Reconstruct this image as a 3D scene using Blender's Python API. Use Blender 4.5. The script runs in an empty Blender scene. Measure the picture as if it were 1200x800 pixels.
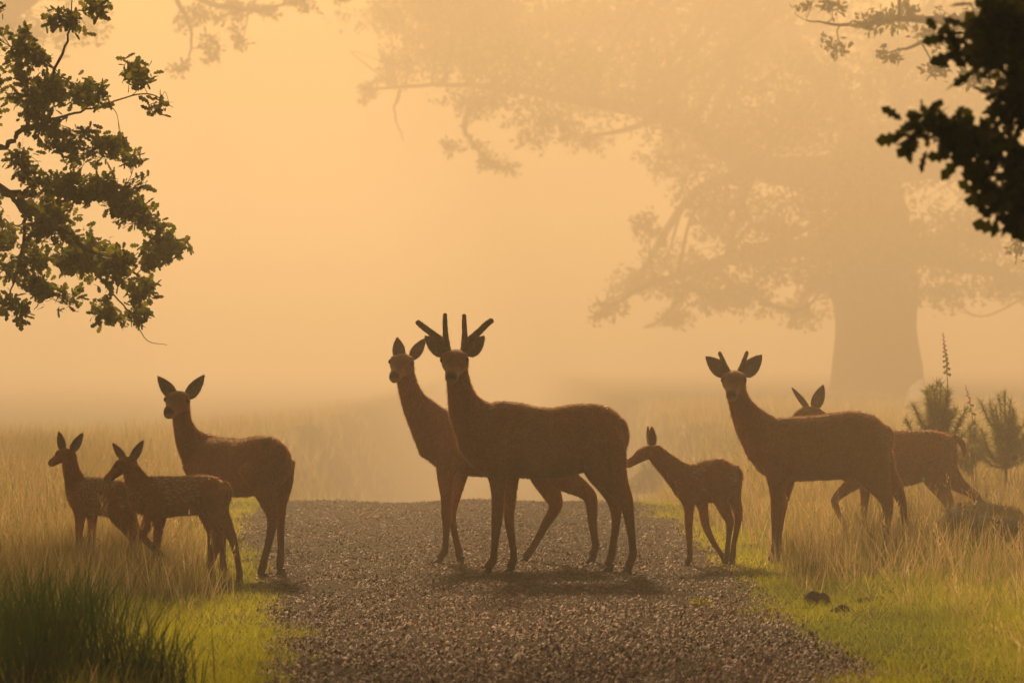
import bpy, math, random
import numpy as np
from mathutils import Vector, Matrix

R = math.radians
sc = bpy.context.scene
COL = sc.collection
rng = np.random.default_rng(7)
random.seed(7)

# ------------------------------------------------------------------ camera
FPX, CH, HOR = 4000.0, 1.5, 420.0          # focal length in 1200-px units, camera height, horizon row
cam = bpy.data.cameras.new('camera')
cam.lens = 36.0 * FPX / 1200.0
cam.sensor_width = 36.0
cam.clip_end = 2000.0
cam.dof.use_dof = True
cam.dof.focus_distance = 23.8
cam.dof.aperture_fstop = 4.5
camo = bpy.data.objects.new('camera', cam)
COL.objects.link(camo)
camo.location = (0, 0, CH)
camo.rotation_euler = (R(90) + math.atan((HOR - 400.0) / FPX), 0, 0)
sc.camera = camo

# ------------------------------------------------------------------ sky, sun, exposure
SUN_EL, SUN_AZ = R(26), R(-7)              # azimuth from +Y, negative is towards -X
world = bpy.data.worlds.new('World')
sc.world = world
world.use_nodes = True
wn = world.node_tree
bg = wn.nodes['Background']
sky = wn.nodes.new('ShaderNodeTexSky')
sky.sky_type = 'NISHITA'
sky.sun_disc = False
sky.sun_elevation = SUN_EL
sky.sun_rotation = SUN_AZ
sky.dust_density = 8.0
sky.air_density = 3.0
wn.links.new(sky.outputs[0], bg.inputs[0])
bg.inputs[1].default_value = 0.05
sund = bpy.data.lights.new('sun', 'SUN')
sund.energy = 5.0
sund.angle = R(6)
sund.color = (1.0, 0.632, 0.31)
suno = bpy.data.objects.new('sun', sund)
COL.objects.link(suno)
svec = Vector((math.sin(SUN_AZ) * math.cos(SUN_EL), math.cos(SUN_AZ) * math.cos(SUN_EL), math.sin(SUN_EL)))
suno.rotation_euler = svec.to_track_quat('Z', 'Y').to_euler()
suno.location = (-10, 60, 40)
sc.view_settings.view_transform = 'Standard'
sc.view_settings.look = 'None'
sc.view_settings.exposure = 0.27
sc.view_settings.gamma = 1.0
sc.cycles.use_denoising = True
sc.cycles.volume_bounces = 0
sc.cycles.max_bounces = 8
sc.cycles.diffuse_bounces = 3
sc.cycles.glossy_bounces = 2
sc.cycles.transmission_bounces = 4
sc.cycles.sample_clamp_indirect = 6.0

HAZE_DENSITY, HAZE_G, HAZE_COL = 0.0115, 0.40, (1.0, 0.89, 0.73)

# ------------------------------------------------------------------ helpers
def px(x, y, Y):
    """point of the place seen at picture position x, y at distance Y"""
    return np.array([(x - 600.0) * Y / FPX, Y, CH + (HOR - y) * Y / FPX])

def mk_mesh(name, V, F, col=None, smooth=False):
    V = np.asarray(V, np.float32); F = np.asarray(F, np.int32)
    me = bpy.data.meshes.new(name)
    n, (m, k) = len(V), F.shape
    me.vertices.add(n); me.vertices.foreach_set('co', V.ravel())
    me.loops.add(m * k); me.loops.foreach_set('vertex_index', F.ravel())
    me.polygons.add(m); me.polygons.foreach_set('loop_start', np.arange(0, m * k, k, dtype=np.int32))
    if smooth:
        me.polygons.foreach_set('use_smooth', np.ones(m, bool))
    me.update(calc_edges=True)
    if col is not None:
        set_col(me, col)
    return me

def set_col(me, col):
    a = me.attributes.new('Col', 'FLOAT_COLOR', 'POINT')
    c = np.ones((len(col), 4), np.float32); c[:, :3] = col
    a.data.foreach_set('color', c.ravel())

def link(name, me, mat=None, parent=None, loc=None):
    o = bpy.data.objects.new(name, me)
    COL.objects.link(o)
    if mat is not None and me is not None:
        if len(me.materials) == 0: me.materials.append(mat)
    if parent is not None: o.parent = parent
    if loc is not None: o.location = loc
    return o

def thing(name, label, cat, loc=(0, 0, 0), group=None):
    o = link(name, None, loc=loc)
    o.empty_display_size = 0.2
    return tag(o, label, cat, group)

def tag(o, label, cat, group=None):
    o['label'] = label; o['category'] = cat
    if group: o['group'] = group
    return o

def unit(v):
    v = np.asarray(v, float)
    return v / np.maximum(np.linalg.norm(v, axis=-1, keepdims=True), 1e-9)

class Acc:
    """collects pieces with the same face size"""
    def __init__(s): s.V, s.F, s.C, s.n = [], [], [], 0
    def add(s, V, F, C=None):
        V = np.asarray(V, float); F = np.asarray(F, int)
        s.V.append(V); s.F.append(F + s.n); s.n += len(V)
        if C is not None: s.C.append(np.broadcast_to(C, (len(V), 3)))
    def mesh(s, name, smooth=False):
        return mk_mesh(name, np.vstack(s.V), np.vstack(s.F), np.vstack(s.C) if s.C else None, smooth)

def spline(P, sub):
    P = np.asarray(P, float)
    if len(P) < 3 or sub < 2: 
        return P
    Q = np.vstack([2 * P[0] - P[1], P, 2 * P[-1] - P[-2]])
    out = []
    for i in range(1, len(Q) - 2):
        a, b, c, d = Q[i - 1], Q[i], Q[i + 1], Q[i + 2]
        for t in np.linspace(0, 1, sub, endpoint=False):
            out.append(0.5 * ((2 * b) + (c - a) * t + (2 * a - 5 * b + 4 * c - d) * t * t + (3 * b - a - 3 * c + d) * t ** 3))
    out.append(P[-1])
    return np.array(out)

def tube(P, r, K=6):
    """open tapered tube along P as quads"""
    P = np.asarray(P, float); n = len(P)
    r = np.broadcast_to(np.asarray(r, float), (n,))
    T = unit(np.gradient(P, axis=0))
    ref = np.array([0.31, 0.2, 0.93]) if abs(T[0][2]) < 0.8 else np.array([1.0, 0.1, 0.2])
    A = unit(np.cross(T, ref)); B = np.cross(T, A)
    a = np.linspace(0, 2 * np.pi, K, endpoint=False)
    V = (P[:, None] + r[:, None, None] * (np.cos(a)[None, :, None] * A[:, None] + np.sin(a)[None, :, None] * B[:, None])).reshape(-1, 3)
    i = np.arange(n - 1)[:, None] * K; j = np.arange(K)[None]; j2 = (j + 1) % K
    F = np.stack([i + j, i + j2, i + K + j2, i + K + j], -1).reshape(-1, 4)
    return V, F

def smoothstep(a, b, x):
    t = np.clip((np.asarray(x, float) - a) / (b - a), 0, 1)
    return t * t * (3 - 2 * t)

_ph = rng.uniform(0, 6.28, (24, 3)); _fr = rng.normal(0, 1, (24, 2))
def noise2(x, y, s):
    """cheap smooth pseudo-noise in -1..1"""
    x = np.asarray(x, float) * s; y = np.asarray(y, float) * s
    v = 0
    for k in range(8):
        v = v + np.sin(_fr[k, 0] * x * (1 + .35 * k) + _fr[k, 1] * y * (1 + .35 * k) + _ph[k, 0] + 1.3 * np.sin(_fr[k + 8, 0] * x + _fr[k + 8, 1] * y + _ph[k, 1]))
    return v / 4.5

# ------------------------------------------------------------------ node materials
def mat_new(name):
    m = bpy.data.materials.new(name); m.use_nodes = True
    nt = m.node_tree; nt.nodes.clear()
    return m, nt, nt.nodes.new('ShaderNodeOutputMaterial')

def N(nt, t, **kw):
    n = nt.nodes.new(t)
    for k, v in kw.items():
        if k.startswith('i_'):
            n.inputs[int(k[2:]) if k[2:].isdigit() else k[2:].replace('_', ' ')].default_value = v
        else: setattr(n, k, v)
    return n

def mat_leaf(name, transl=0.5, gain=1.0, rough=0.5, tint=(1, 1, 1), spec=0.25, sheen=0.0):
    m, nt, out = mat_new(name)
    at = N(nt, 'ShaderNodeAttribute', attribute_name='Col')
    nz = N(nt, 'ShaderNodeTexNoise'); nz.inputs['Scale'].default_value = 9.0
    mp = N(nt, 'ShaderNodeMapRange', i_1=.3, i_2=.7, i_3=.75 * gain, i_4=1.2 * gain)
    nt.links.new(nz.outputs[0], mp.inputs[0])
    mul = N(nt, 'ShaderNodeVectorMath', operation='SCALE')
    nt.links.new(at.outputs['Color'], mul.inputs[0]); nt.links.new(mp.outputs[0], mul.inputs['Scale'])
    d = N(nt, 'ShaderNodeBsdfPrincipled'); d.inputs['Roughness'].default_value = rough
    d.inputs['Specular IOR Level'].default_value = spec
    d.inputs['Sheen Weight'].default_value = sheen; d.inputs['Sheen Roughness'].default_value = .3
    t = N(nt, 'ShaderNodeBsdfTranslucent')
    tm = N(nt, 'ShaderNodeVectorMath', operation='MULTIPLY'); tm.inputs[1].default_value = tint
    nt.links.new(mul.outputs[0], tm.inputs[0]); nt.links.new(tm.outputs[0], t.inputs[0])
    nt.links.new(mul.outputs[0], d.inputs['Base Color'])
    mx = N(nt, 'ShaderNodeMixShader', i_0=transl)
    nt.links.new(d.outputs[0], mx.inputs[1]); nt.links.new(t.outputs[0], mx.inputs[2])
    nt.links.new(mx.outputs[0], out.inputs[0])
    return m

def mat_noise(name, c1, c2, scale=5.0, rough=0.85, bump=0.3, bscale=None, detail=6.0, spec=0.3, c3=None):
    m, nt, out = mat_new(name)
    tc = N(nt, 'ShaderNodeTexCoord')
    nz = N(nt, 'ShaderNodeTexNoise'); nz.inputs['Scale'].default_value = scale; nz.inputs['Detail'].default_value = detail
    nt.links.new(tc.outputs['Object'], nz.inputs['Vector'])
    cr = N(nt, 'ShaderNodeValToRGB')
    cr.color_ramp.elements[0].position = .32; cr.color_ramp.elements[0].color = (*c1, 1)
    cr.color_ramp.elements[1].position = .68; cr.color_ramp.elements[1].color = (*c2, 1)
    if c3 is not None:
        e = cr.color_ramp.elements.new(.5); e.color = (*c3, 1)
    nt.links.new(nz.outputs[0], cr.inputs[0])
    b = N(nt, 'ShaderNodeBsdfPrincipled'); b.inputs['Roughness'].default_value = rough
    b.inputs['Specular IOR Level'].default_value = spec
    nt.links.new(cr.outputs[0], b.inputs['Base Color'])
    n2 = N(nt, 'ShaderNodeTexNoise'); n2.inputs['Scale'].default_value = bscale or scale * 6; n2.inputs['Detail'].default_value = 5
    nt.links.new(tc.outputs['Object'], n2.inputs['Vector'])
    bp = N(nt, 'ShaderNodeBump', i_Strength=bump, i_Distance=0.02)
    nt.links.new(n2.outputs[0], bp.inputs['Height']); nt.links.new(bp.outputs[0], b.inputs['Normal'])
    nt.links.new(b.outputs[0], out.inputs[0])
    return m

def mat_attr(name, rough=0.8, noise=0.25, nscale=40.0, bump=0.2, sheen=0.0, spec=0.2):
    m, nt, out = mat_new(name)
    at = N(nt, 'ShaderNodeAttribute', attribute_name='Col')
    tc = N(nt, 'ShaderNodeTexCoord')
    nz = N(nt, 'ShaderNodeTexNoise'); nz.inputs['Scale'].default_value = nscale; nz.inputs['Detail'].default_value = 6
    nt.links.new(tc.outputs['Object'], nz.inputs['Vector'])
    mp = N(nt, 'ShaderNodeMapRange', i_1=.3, i_2=.7, i_3=1 - noise, i_4=1 + noise)
    nt.links.new(nz.outputs[0], mp.inputs[0])
    mul = N(nt, 'ShaderNodeVectorMath', operation='SCALE')
    nt.links.new(at.outputs['Color'], mul.inputs[0]); nt.links.new(mp.outputs[0], mul.inputs['Scale'])
    b = N(nt, 'ShaderNodeBsdfPrincipled'); b.inputs['Roughness'].default_value = rough
    b.inputs['Specular IOR Level'].default_value = spec
    b.inputs['Sheen Weight'].default_value = sheen; b.inputs['Sheen Roughness'].default_value = .35; b.inputs['Sheen Tint'].default_value = (1, .9, .75, 1)
    nt.links.new(mul.outputs[0], b.inputs['Base Color'])
    bp = N(nt, 'ShaderNodeBump', i_Strength=bump, i_Distance=0.01)
    nt.links.new(nz.outputs[0], bp.inputs['Height']); nt.links.new(bp.outputs[0], b.inputs['Normal'])
    nt.links.new(b.outputs[0], out.inputs[0])
    return m

M = {}
M['ground'] = mat_noise('soil_and_thatch', (.055, .042, .018), (.15, .12, .05), 1.7, .95, .5, 30, c3=(.09, .085, .025), spec=.03)
M['path'] = mat_noise('gravel_bed', (.014, .010, .008), (.045, .030, .024), 14, .9, .9, 55, spec=.06)
M['stone'] = mat_attr('gravel_stone', .7, .3, 60, .15, spec=.28)
M['grass'] = mat_leaf('grass_blade', .7, 1.0, .5)
M['leaf'] = mat_leaf('oak_leaf', .6, 1.0, .65, (1.6, 1.35, .5))
M['bark'] = mat_noise('oak_bark', (.035, .026, .018), (.10, .08, .058), 6, .95, .9, 22)
M['coat'] = mat_attr('deer_coat', .85, .28, 45, .4, sheen=.7, spec=.1)
M['fur'] = mat_leaf('deer_fur', .5, 1.0, .34, (1.2, 1.15, 1.05), 1.0, 1.0)
M['hoof'] = mat_noise('hoof_horn', (.012, .010, .008), (.035, .028, .022), 30, .3, .1, spec=.6)
M['eye'] = mat_noise('deer_eye', (.006, .005, .004), (.012, .009, .007), 30, .06, .0, spec=.8)
M['velvet'] = mat_noise('antler_velvet', (.14, .075, .04), (.24, .14, .08), 30, .95, .5, 90)
M['moss'] = mat_noise('moss', (.035, .028, .012), (.10, .075, .025), 9, .95, .8, 60)
M['pale_stone'] = mat_noise('pale_stone', (.34, .31, .27), (.55, .52, .46), 14, .8, .4, 60)
M['wood'] = mat_noise('old_wood', (.05, .035, .022), (.16, .12, .08), 12, .9, .6, 60)
M['clod'] = mat_noise('dark_earth', (.02, .014, .009), (.06, .042, .026), 20, .95, .8, 60)

# ------------------------------------------------------------------ ground
PL = np.array([[-60, -1.0], [10, -.95], [16, -1.03], [18.7, -1.24], [22.2, -1.55], [26, -1.95], [30, -2.36], [34, -2.5], [40, -2.5], [90, -2.4]])
PR = np.array([[-60, 1.7], [16, 1.60], [18, 1.52], [24, 1.5], [29, 1.47], [35, 1.28], [42, 1.2], [90, 1.2]])
def path_l(y): return np.interp(y, PL[:, 0], PL[:, 1]) + .07 * noise2(y, 0 * np.asarray(y), 2.3)
def path_r(y): return np.interp(y, PR[:, 0], PR[:, 1]) + .07 * noise2(y, 0 * np.asarray(y) + 9, 2.3)

def ground(x, y):
    x = np.asarray(x, float); y = np.asarray(y, float)
    xc = -0.55; ax = np.abs(x - xc)
    bank = smoothstep(1.7, 4.5, ax) * (.10 + .05 * noise2(x, y, .35)) * smoothstep(4, 14, y)
    far = -smoothstep(50, 124, y) * .02 * smoothstep(2, 8, x)
    corridor = 1 - smoothstep(2.3, 4.6, ax)
    d = np.maximum(y - 34.6 - .7 * noise2(x, 0 * x + 3, 1.1), 0)
    dip = -np.minimum(.035 * d * np.minimum(d, 3) / 1.5, 4.2) * corridor
    fine = .012 * noise2(x, y, 1.9) * smoothstep(1.7, 2.6, ax)
    lft = -smoothstep(40, 90, y) * .8 * smoothstep(-2, -10, x)
    return bank + far + dip + fine + lft

def grid_axis(spec):
    out = []
    for a, b, s in spec: out += list(np.arange(a, b, s))
    return np.array(out + [spec[-1][1]])
gx = grid_axis([(-380, -60, 20), (-60, -12, 3), (-12, -6, .6), (-6, 6, .15), (6, 12, .6), (12, 60, 3), (60, 380, 20)])
gy = grid_axis([(-55, 0, 5), (0, 12, 1), (12, 45, .25), (45, 100, 1.0), (100, 200, 5), (200, 560, 20)])
GX, GY = np.meshgrid(gx, gy)
GV = np.stack([GX, GY, ground(GX, GY)], -1).reshape(-1, 3)
nx = len(gx); ii = (np.arange(len(gy) - 1)[:, None] * nx + np.arange(nx - 1)[None]).ravel()
o = link('ground', mk_mesh('ground', GV, np.stack([ii, ii + 1, ii + nx + 1, ii + nx], 1), smooth=True), M['ground'])
o['kind'] = 'structure'

# gravel track, a sheet on the ground with a ragged edge
ys = np.concatenate([np.arange(-50, 12, 1.0), np.arange(12, 46, .12), np.arange(46, 90, 1.0)])
us = np.linspace(0, 1, 29)
XL, XR = path_l(ys), path_r(ys)
PX = XL[:, None] + (XR - XL)[:, None] * us[None]
PY = np.repeat(ys[:, None], len(us), 1)
PZ = ground(PX, PY) + .012 + .012 * np.sin(us * np.pi)[None] + .006 * noise2(PX, PY, 5)
PV = np.stack([PX, PY, PZ], -1).reshape(-1, 3)
k = len(us); ii = (np.arange(len(ys) - 1)[:, None] * k + np.arange(k - 1)[None]).ravel()
o = link('gravel_path', mk_mesh('gravel_path', PV, np.stack([ii, ii + 1, ii + k + 1, ii + k], 1), smooth=True), M['path'])
o['kind'] = 'structure'
def path_z(x, y):
    u = (x - path_l(y)) / np.maximum(path_r(y) - path_l(y), .1)
    return ground(x, y) + .012 + .012 * np.sin(np.clip(u, 0, 1) * np.pi)

# loose stones
def stones(n, y0, y1, s0, s1, spill=.12):
    y = 1 / rng.uniform(1 / y1, 1 / y0, n)
    l, r = path_l(y) - spill, path_r(y) + spill
    x = l + (r - l) * rng.random(n)
    s = s0 + (s1 - s0) * rng.random(n) ** 2.6
    T = np.array([[1, 0, 0], [0, 1, 0], [-1, 0, 0], [0, -1, 0], [0, 0, .9]], float)
    TF = np.array([[0, 1, 4], [1, 2, 4], [2, 3, 4], [3, 0, 4]])
    V = T[None] * rng.uniform(.6, 1.25, (n, 5, 1)) + rng.normal(0, .2, (n, 5, 3))
    a = rng.uniform(0, 6.28, n); c, q = np.cos(a), np.sin(a)
    Vx = V[..., 0] * c[:, None] - V[..., 1] * q[:, None]; Vy = V[..., 0] * q[:, None] + V[..., 1] * c[:, None]
    V = np.stack([Vx, Vy, V[..., 2] * 1.05], -1) * s[:, None, None]
    z = path_z(x, y) - s * .1
    V += np.stack([x, y, z], -1)[:, None]
    base = np.array([[.26, .135, .095], [.33, .195, .155], [.17, .08, .05], [.44, .29, .23], [.32, .15, .085]])
    C = base[rng.integers(0, 5, n)] * rng.uniform(.35, 1.5, (n, 1)) * (.72 + .28 * noise2(x, y, .9) + .12 * np.exp(-((x + .12) / .25) ** 2))[:, None]
    pale = rng.random(n) < .015
    C[pale] = rng.uniform(.28, .5, (pale.sum(), 1)) * np.array([1, .95, .88])
    F = (np.arange(n)[:, None, None] * 5 + TF[None]).reshape(-1, 3)
    return V.reshape(-1, 3), F, np.repeat(C, 5, 0)
A = Acc()
A.add(*stones(90000, 14.5, 37, .004, .019)); A.add(*stones(9000, 37, 48, .01, .03))
o = link('gravel_stones', A.mesh('gravel_stones'), M['stone'])
o['kind'] = 'stuff'; tag(o, 'brown and mauve gravel chippings strewn over the track', 'gravel')

# ------------------------------------------------------------------ grass
def blades(x, y, h, w, lean, C, seg=2, curl=.35, tipc=None, z0=None):
    n = len(x)
    z = ground(x, y) - .01 if z0 is None else z0
    a = rng.uniform(0, 2 * np.pi, n); dirv = np.stack([np.cos(a), np.sin(a)], -1)
    b = rng.uniform(0, 2 * np.pi, n); wv = np.stack([np.cos(b), np.sin(b) * .4, 0 * b], -1) * w[:, None] * .5
    P0 = np.stack([x, y, z], -1)
    def at(t):
        out = lean * h * (t + curl * t * t)
        return P0 + np.concatenate([dirv * out[:, None], (h * (t - .25 * lean * t * t))[:, None]], 1)
    if seg == 1:
        V = np.stack([P0 - wv, P0 + wv, at(1.0)], 1); TF = np.array([[0, 1, 2]])
    else:
        m1 = at(.58)
        V = np.stack([P0 - wv, P0 + wv, m1 - wv * .75, m1 + wv * .75, at(1.0)], 1)
        TF = np.array([[0, 1, 3], [0, 3, 2], [2, 3, 4]])
    k = V.shape[1]
    F = (np.arange(n)[:, None, None] * k + TF[None]).reshape(-1, 3)
    CC = np.repeat(C[:, None], k, 1)
    if tipc is not None: CC[:, -1] = tipc
    return V.reshape(-1, 3), F, CC.reshape(-1, 3)

def scatter(n, x0, x1, y0, y1, keep, tuft=.05, per=9):
    """clumped positions; keep(x, y) gives a probability"""
    m = max(1, n // per)
    y = 1 / rng.uniform(1 / y1, 1 / y0, m); x = rng.uniform(x0, x1, m)
    k = rng.random(m) < keep(x, y); x, y = x[k], y[k]
    x = np.repeat(x, per); y = np.repeat(y, per)
    return x + rng.normal(0, tuft, len(x)), y + rng.normal(0, tuft, len(x))

MOUND = np.array([3.62, 24.6])
def off_mound(x, y): return ((x - MOUND[0]) / .62) ** 2 + ((y - MOUND[1] + .9) / 1.6) ** 2 > 1
def side(x, y):   # distance outside the track, positive off the gravel
    return np.maximum(path_l(y) - x, x - path_r(y))

HAY = np.array([[.52, .38, .18], [.44, .33, .14], [.60, .48, .27], [.36, .28, .10], [.50, .33, .18]])
GRN = np.array([[.15, .21, .025], [.21, .26, .03], [.27, .29, .04], [.11, .16, .025], [.33, .31, .06]])
def pick(pal, n, lo=.7, hi=1.25): return pal[rng.integers(0, len(pal), n)] * rng.uniform(lo, hi, (n, 1))
def mixc(n, f): 
    g = rng.random(n) < f
    return np.where(g[:, None], pick(GRN, n), pick(HAY, n))

# tall dry grass of the banks
A = Acc()
def keep_hay(x, y):
    s = side(x, y)
    near = smoothstep(20.3, 23.5, y + .6 * noise2(x, y, .8))
    return smoothstep(.25, .8, s + .15 * noise2(x, y, 1.5)) * near * np.clip(.75 + .5 * noise2(x, y, .7), .15, 1) * off_mound(x, y)
for (n, x0, x1, y0, y1, hh, ww, seg) in ((75000, -7, -1.6, 20.5, 30, .34, .0045, 2), (75000, 1.5, 7, 20.5, 30, .30, .0045, 2),
                                       (70000, -9, -2.2, 30, 48, .38, .007, 2), (70000, 1.2, 10, 30, 48, .38, .007, 2)):
    x, y = scatter(n, x0, x1, y0, y1, keep_hay, .045, 7)
    m = len(x)
    h = hh * rng.uniform(.45, 1.35, m) * (1 + .25 * noise2(x, y, .9)) * smoothstep(.0, 1.1, side(x, y)) ** .5 + .05
    A.add(*blades(x, y, h, ww * rng.uniform(.6, 1.5, m), rng.uniform(.05, .55, m), mixc(m, .22), seg))
x, y = scatter(110000, -26, 26, 46, 110, lambda x, y: (side(x, y) > .8) * np.clip(.7 + .5 * noise2(x, y, .4), .2, 1), .1, 6)
m = len(x)
A.add(*blades(x, y, .5 * rng.uniform(.5, 1.3, m), .018 * rng.uniform(.6, 1.5, m), rng.uniform(.05, .5, m), mixc(m, .3), 1))
o = link('dry_grass', A.mesh('dry_grass'), M['grass']); o['kind'] = 'stuff'
tag(o, 'tall straw coloured grass covering the banks behind the deer', 'grass')

# seed heads standing above the dry grass
A = Acc()
x, y = scatter(5200, -7, 7, 20.8, 38, lambda x, y: (side(x, y) > .45) * off_mound(x, y) * np.clip(.6 + .5 * noise2(x, y, .8), 0, 1), .12, 3)
x2, y2 = scatter(900, 2.1, 4.6, 15, 20, lambda x, y: np.clip((x - 2.0) / 1.2, 0, 1) * np.clip(.5 + .8 * noise2(x, y, 1.2), 0, 1), .10, 4)
n1 = len(x); x = np.concatenate([x, x2]); y = np.concatenate([y, y2])
m = len(x); h = np.where(np.arange(m) < n1, rng.uniform(.32, .62, m), rng.uniform(.16, .34, m))
z = ground(x, y)
an = rng.uniform(0, 6.28, m); le = rng.uniform(.05, .3, m)
C = pick(HAY, m, .9, 1.5)
A.add(*blades(x, y, h, np.full(m, .003), le, C, 2))
tx = x + 0 * le
# each head: a few little husks around the stem tip
tipV = A.V[-1].reshape(m, 5, 3)[:, 4]
for q in range(7):
    f = q / 7
    base = tipV + np.stack([rng.normal(0, .006, m), rng.normal(0, .006, m), -.10 * f - .01 + 0 * h], -1)
    A.add(*blades(base[:, 0], base[:, 1], rng.uniform(.02, .035, m), np.full(m, .007), rng.uniform(.2, .9, m), C * 1.1, 1, z0=base[:, 2]))
o = link('grass_seed_heads', A.mesh('grass_seed_heads'), M['grass']); o['kind'] = 'stuff'
tag(o, 'thin stems with feathery seed heads above the dry grass', 'grass')

# short green turf of the verges
A = Acc()
def keep_turf(x, y):
    s = side(x, y)
    return smoothstep(-.10, .12, s + .10 * noise2(x, y, 2.2)) * (1 - .8 * smoothstep(21.5, 26, y) * smoothstep(.5, 1.0, s)) * np.clip(.8 + .5 * noise2(x, y, 1.6), .1, 1)
for (n, x0, x1, y0, y1) in ((120000, -4.2, -.8, 14.5, 25), (150000, 1.3, 5.2, 14.5, 25), (50000, -4, -1.8, 25, 38), (50000, 1.1, 3.2, 25, 40)):
    x, y = scatter(n, x0, x1, y0, y1, keep_turf, .035, 8)
    m = len(x)
    h = rng.uniform(.025, .075, m) * (1 + .9 * smoothstep(.3, 1.5, side(x, y)))
    yel = np.clip(.65 + .6 * noise2(x, y, .9), 0, 1)[:, None]
    C = pick(GRN, m, .8, 1.3) * (1 - yel) + yel * pick(np.array([[.56, .54, .04], [.60, .55, .06], [.48, .52, .03]]), m)
    A.add(*blades(x, y, h, .006 * rng.uniform(.6, 1.5, m), rng.uniform(.2, .9, m), C, 1))
o = link('verge_turf', A.mesh('verge_turf'), M['grass']); o['kind'] = 'stuff'
tag(o, 'short bright green turf along the edges of the track', 'grass')

# longer mixed grass in front of the deer, right bank and left bank
A = Acc()
def keep_mid(x, y):
    s = side(x, y)
    w = .4 * (1 - smoothstep(19.5, 22.5, y)) * (x > 0)
    return smoothstep(.45 + w, 1.3 + w, s + .3 * noise2(x, y, 1.1)) * np.clip(.6 + .7 * noise2(x, y, 1.2), .05, 1) * np.where(off_mound(x, y), 1, .25)
for (n, x0, x1, y0, y1, f, hh) in ((52000, 1.7, 6, 14.5, 26, .40, .16), (45000, -5.5, -1.5, 14.5, 24, .6, .17)):
    x, y = scatter(n, x0, x1, y0, y1, keep_mid, .05, 10)
    m = len(x)
    A.add(*blades(x, y, hh * rng.uniform(.4, 1.5, m), .0055 * rng.uniform(.6, 1.4, m), rng.uniform(.1, .7, m), mixc(m, f), 2))
o = link('bank_grass', A.mesh('bank_grass'), M['grass']); o['kind'] = 'stuff'
tag(o, 'mixed green and tan grass on the banks in front of the deer', 'grass')

# ------------------------------------------------------------------ deer
def loft(P, r1, r2, side_axis, K=14, cap=.75, caps=(True, True)):
    """closed tube with elliptical sections; r2 lies along side_axis, r1 across it"""
    P = np.asarray(P, float); n = len(P)
    T = unit(np.gradient(P, axis=0))
    S = np.asarray(side_axis, float)[None] - (T @ np.asarray(side_axis, float))[:, None] * T
    S = unit(S); U = np.cross(T, S)
    rows = [(P[i], r1[i], r2[i], S[i], U[i]) for i in range(n)]
    if caps[0]:
        e = cap * min(r1[0], r2[0]); rows = [(P[0] - T[0] * e * math.sin(a), r1[0] * math.cos(a), r2[0] * math.cos(a), S[0], U[0]) for a in (R(86), R(60), R(32))] + rows
    if caps[1]:
        e = cap * min(r1[-1], r2[-1]); rows += [(P[-1] + T[-1] * e * math.sin(a), r1[-1] * math.cos(a), r2[-1] * math.cos(a), S[-1], U[-1]) for a in (R(32), R(60), R(86))]
    a = np.linspace(0, 2 * np.pi, K, endpoint=False)
    V = np.array([c + u * q1 * math.cos(t) + s * q2 * math.sin(t) for (c, q1, q2, s, u) in rows for t in a])
    F = []
    m = len(rows)
    for i in range(m - 1):
        for j in range(K):
            F.append((i * K + j, i * K + (j + 1) % K, (i + 1) * K + (j + 1) % K, (i + 1) * K + j))
    F.append(tuple(range(K - 1, -1, -1))); F.append(tuple((m - 1) * K + j for j in range(K)))
    return V, F

HEAD = np.array([  # forward, up, half height, half width (head lengths)
    [-.06, -.01, .16, .17], [.10, .005, .215, .235], [.26, .005, .235, .275], [.40, -.02, .225, .225],
    [.55, -.055, .185, .165], [.72, -.085, .158, .135], [.88, -.105, .148, .128], [.97, -.115, .118, .100]])

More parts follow.
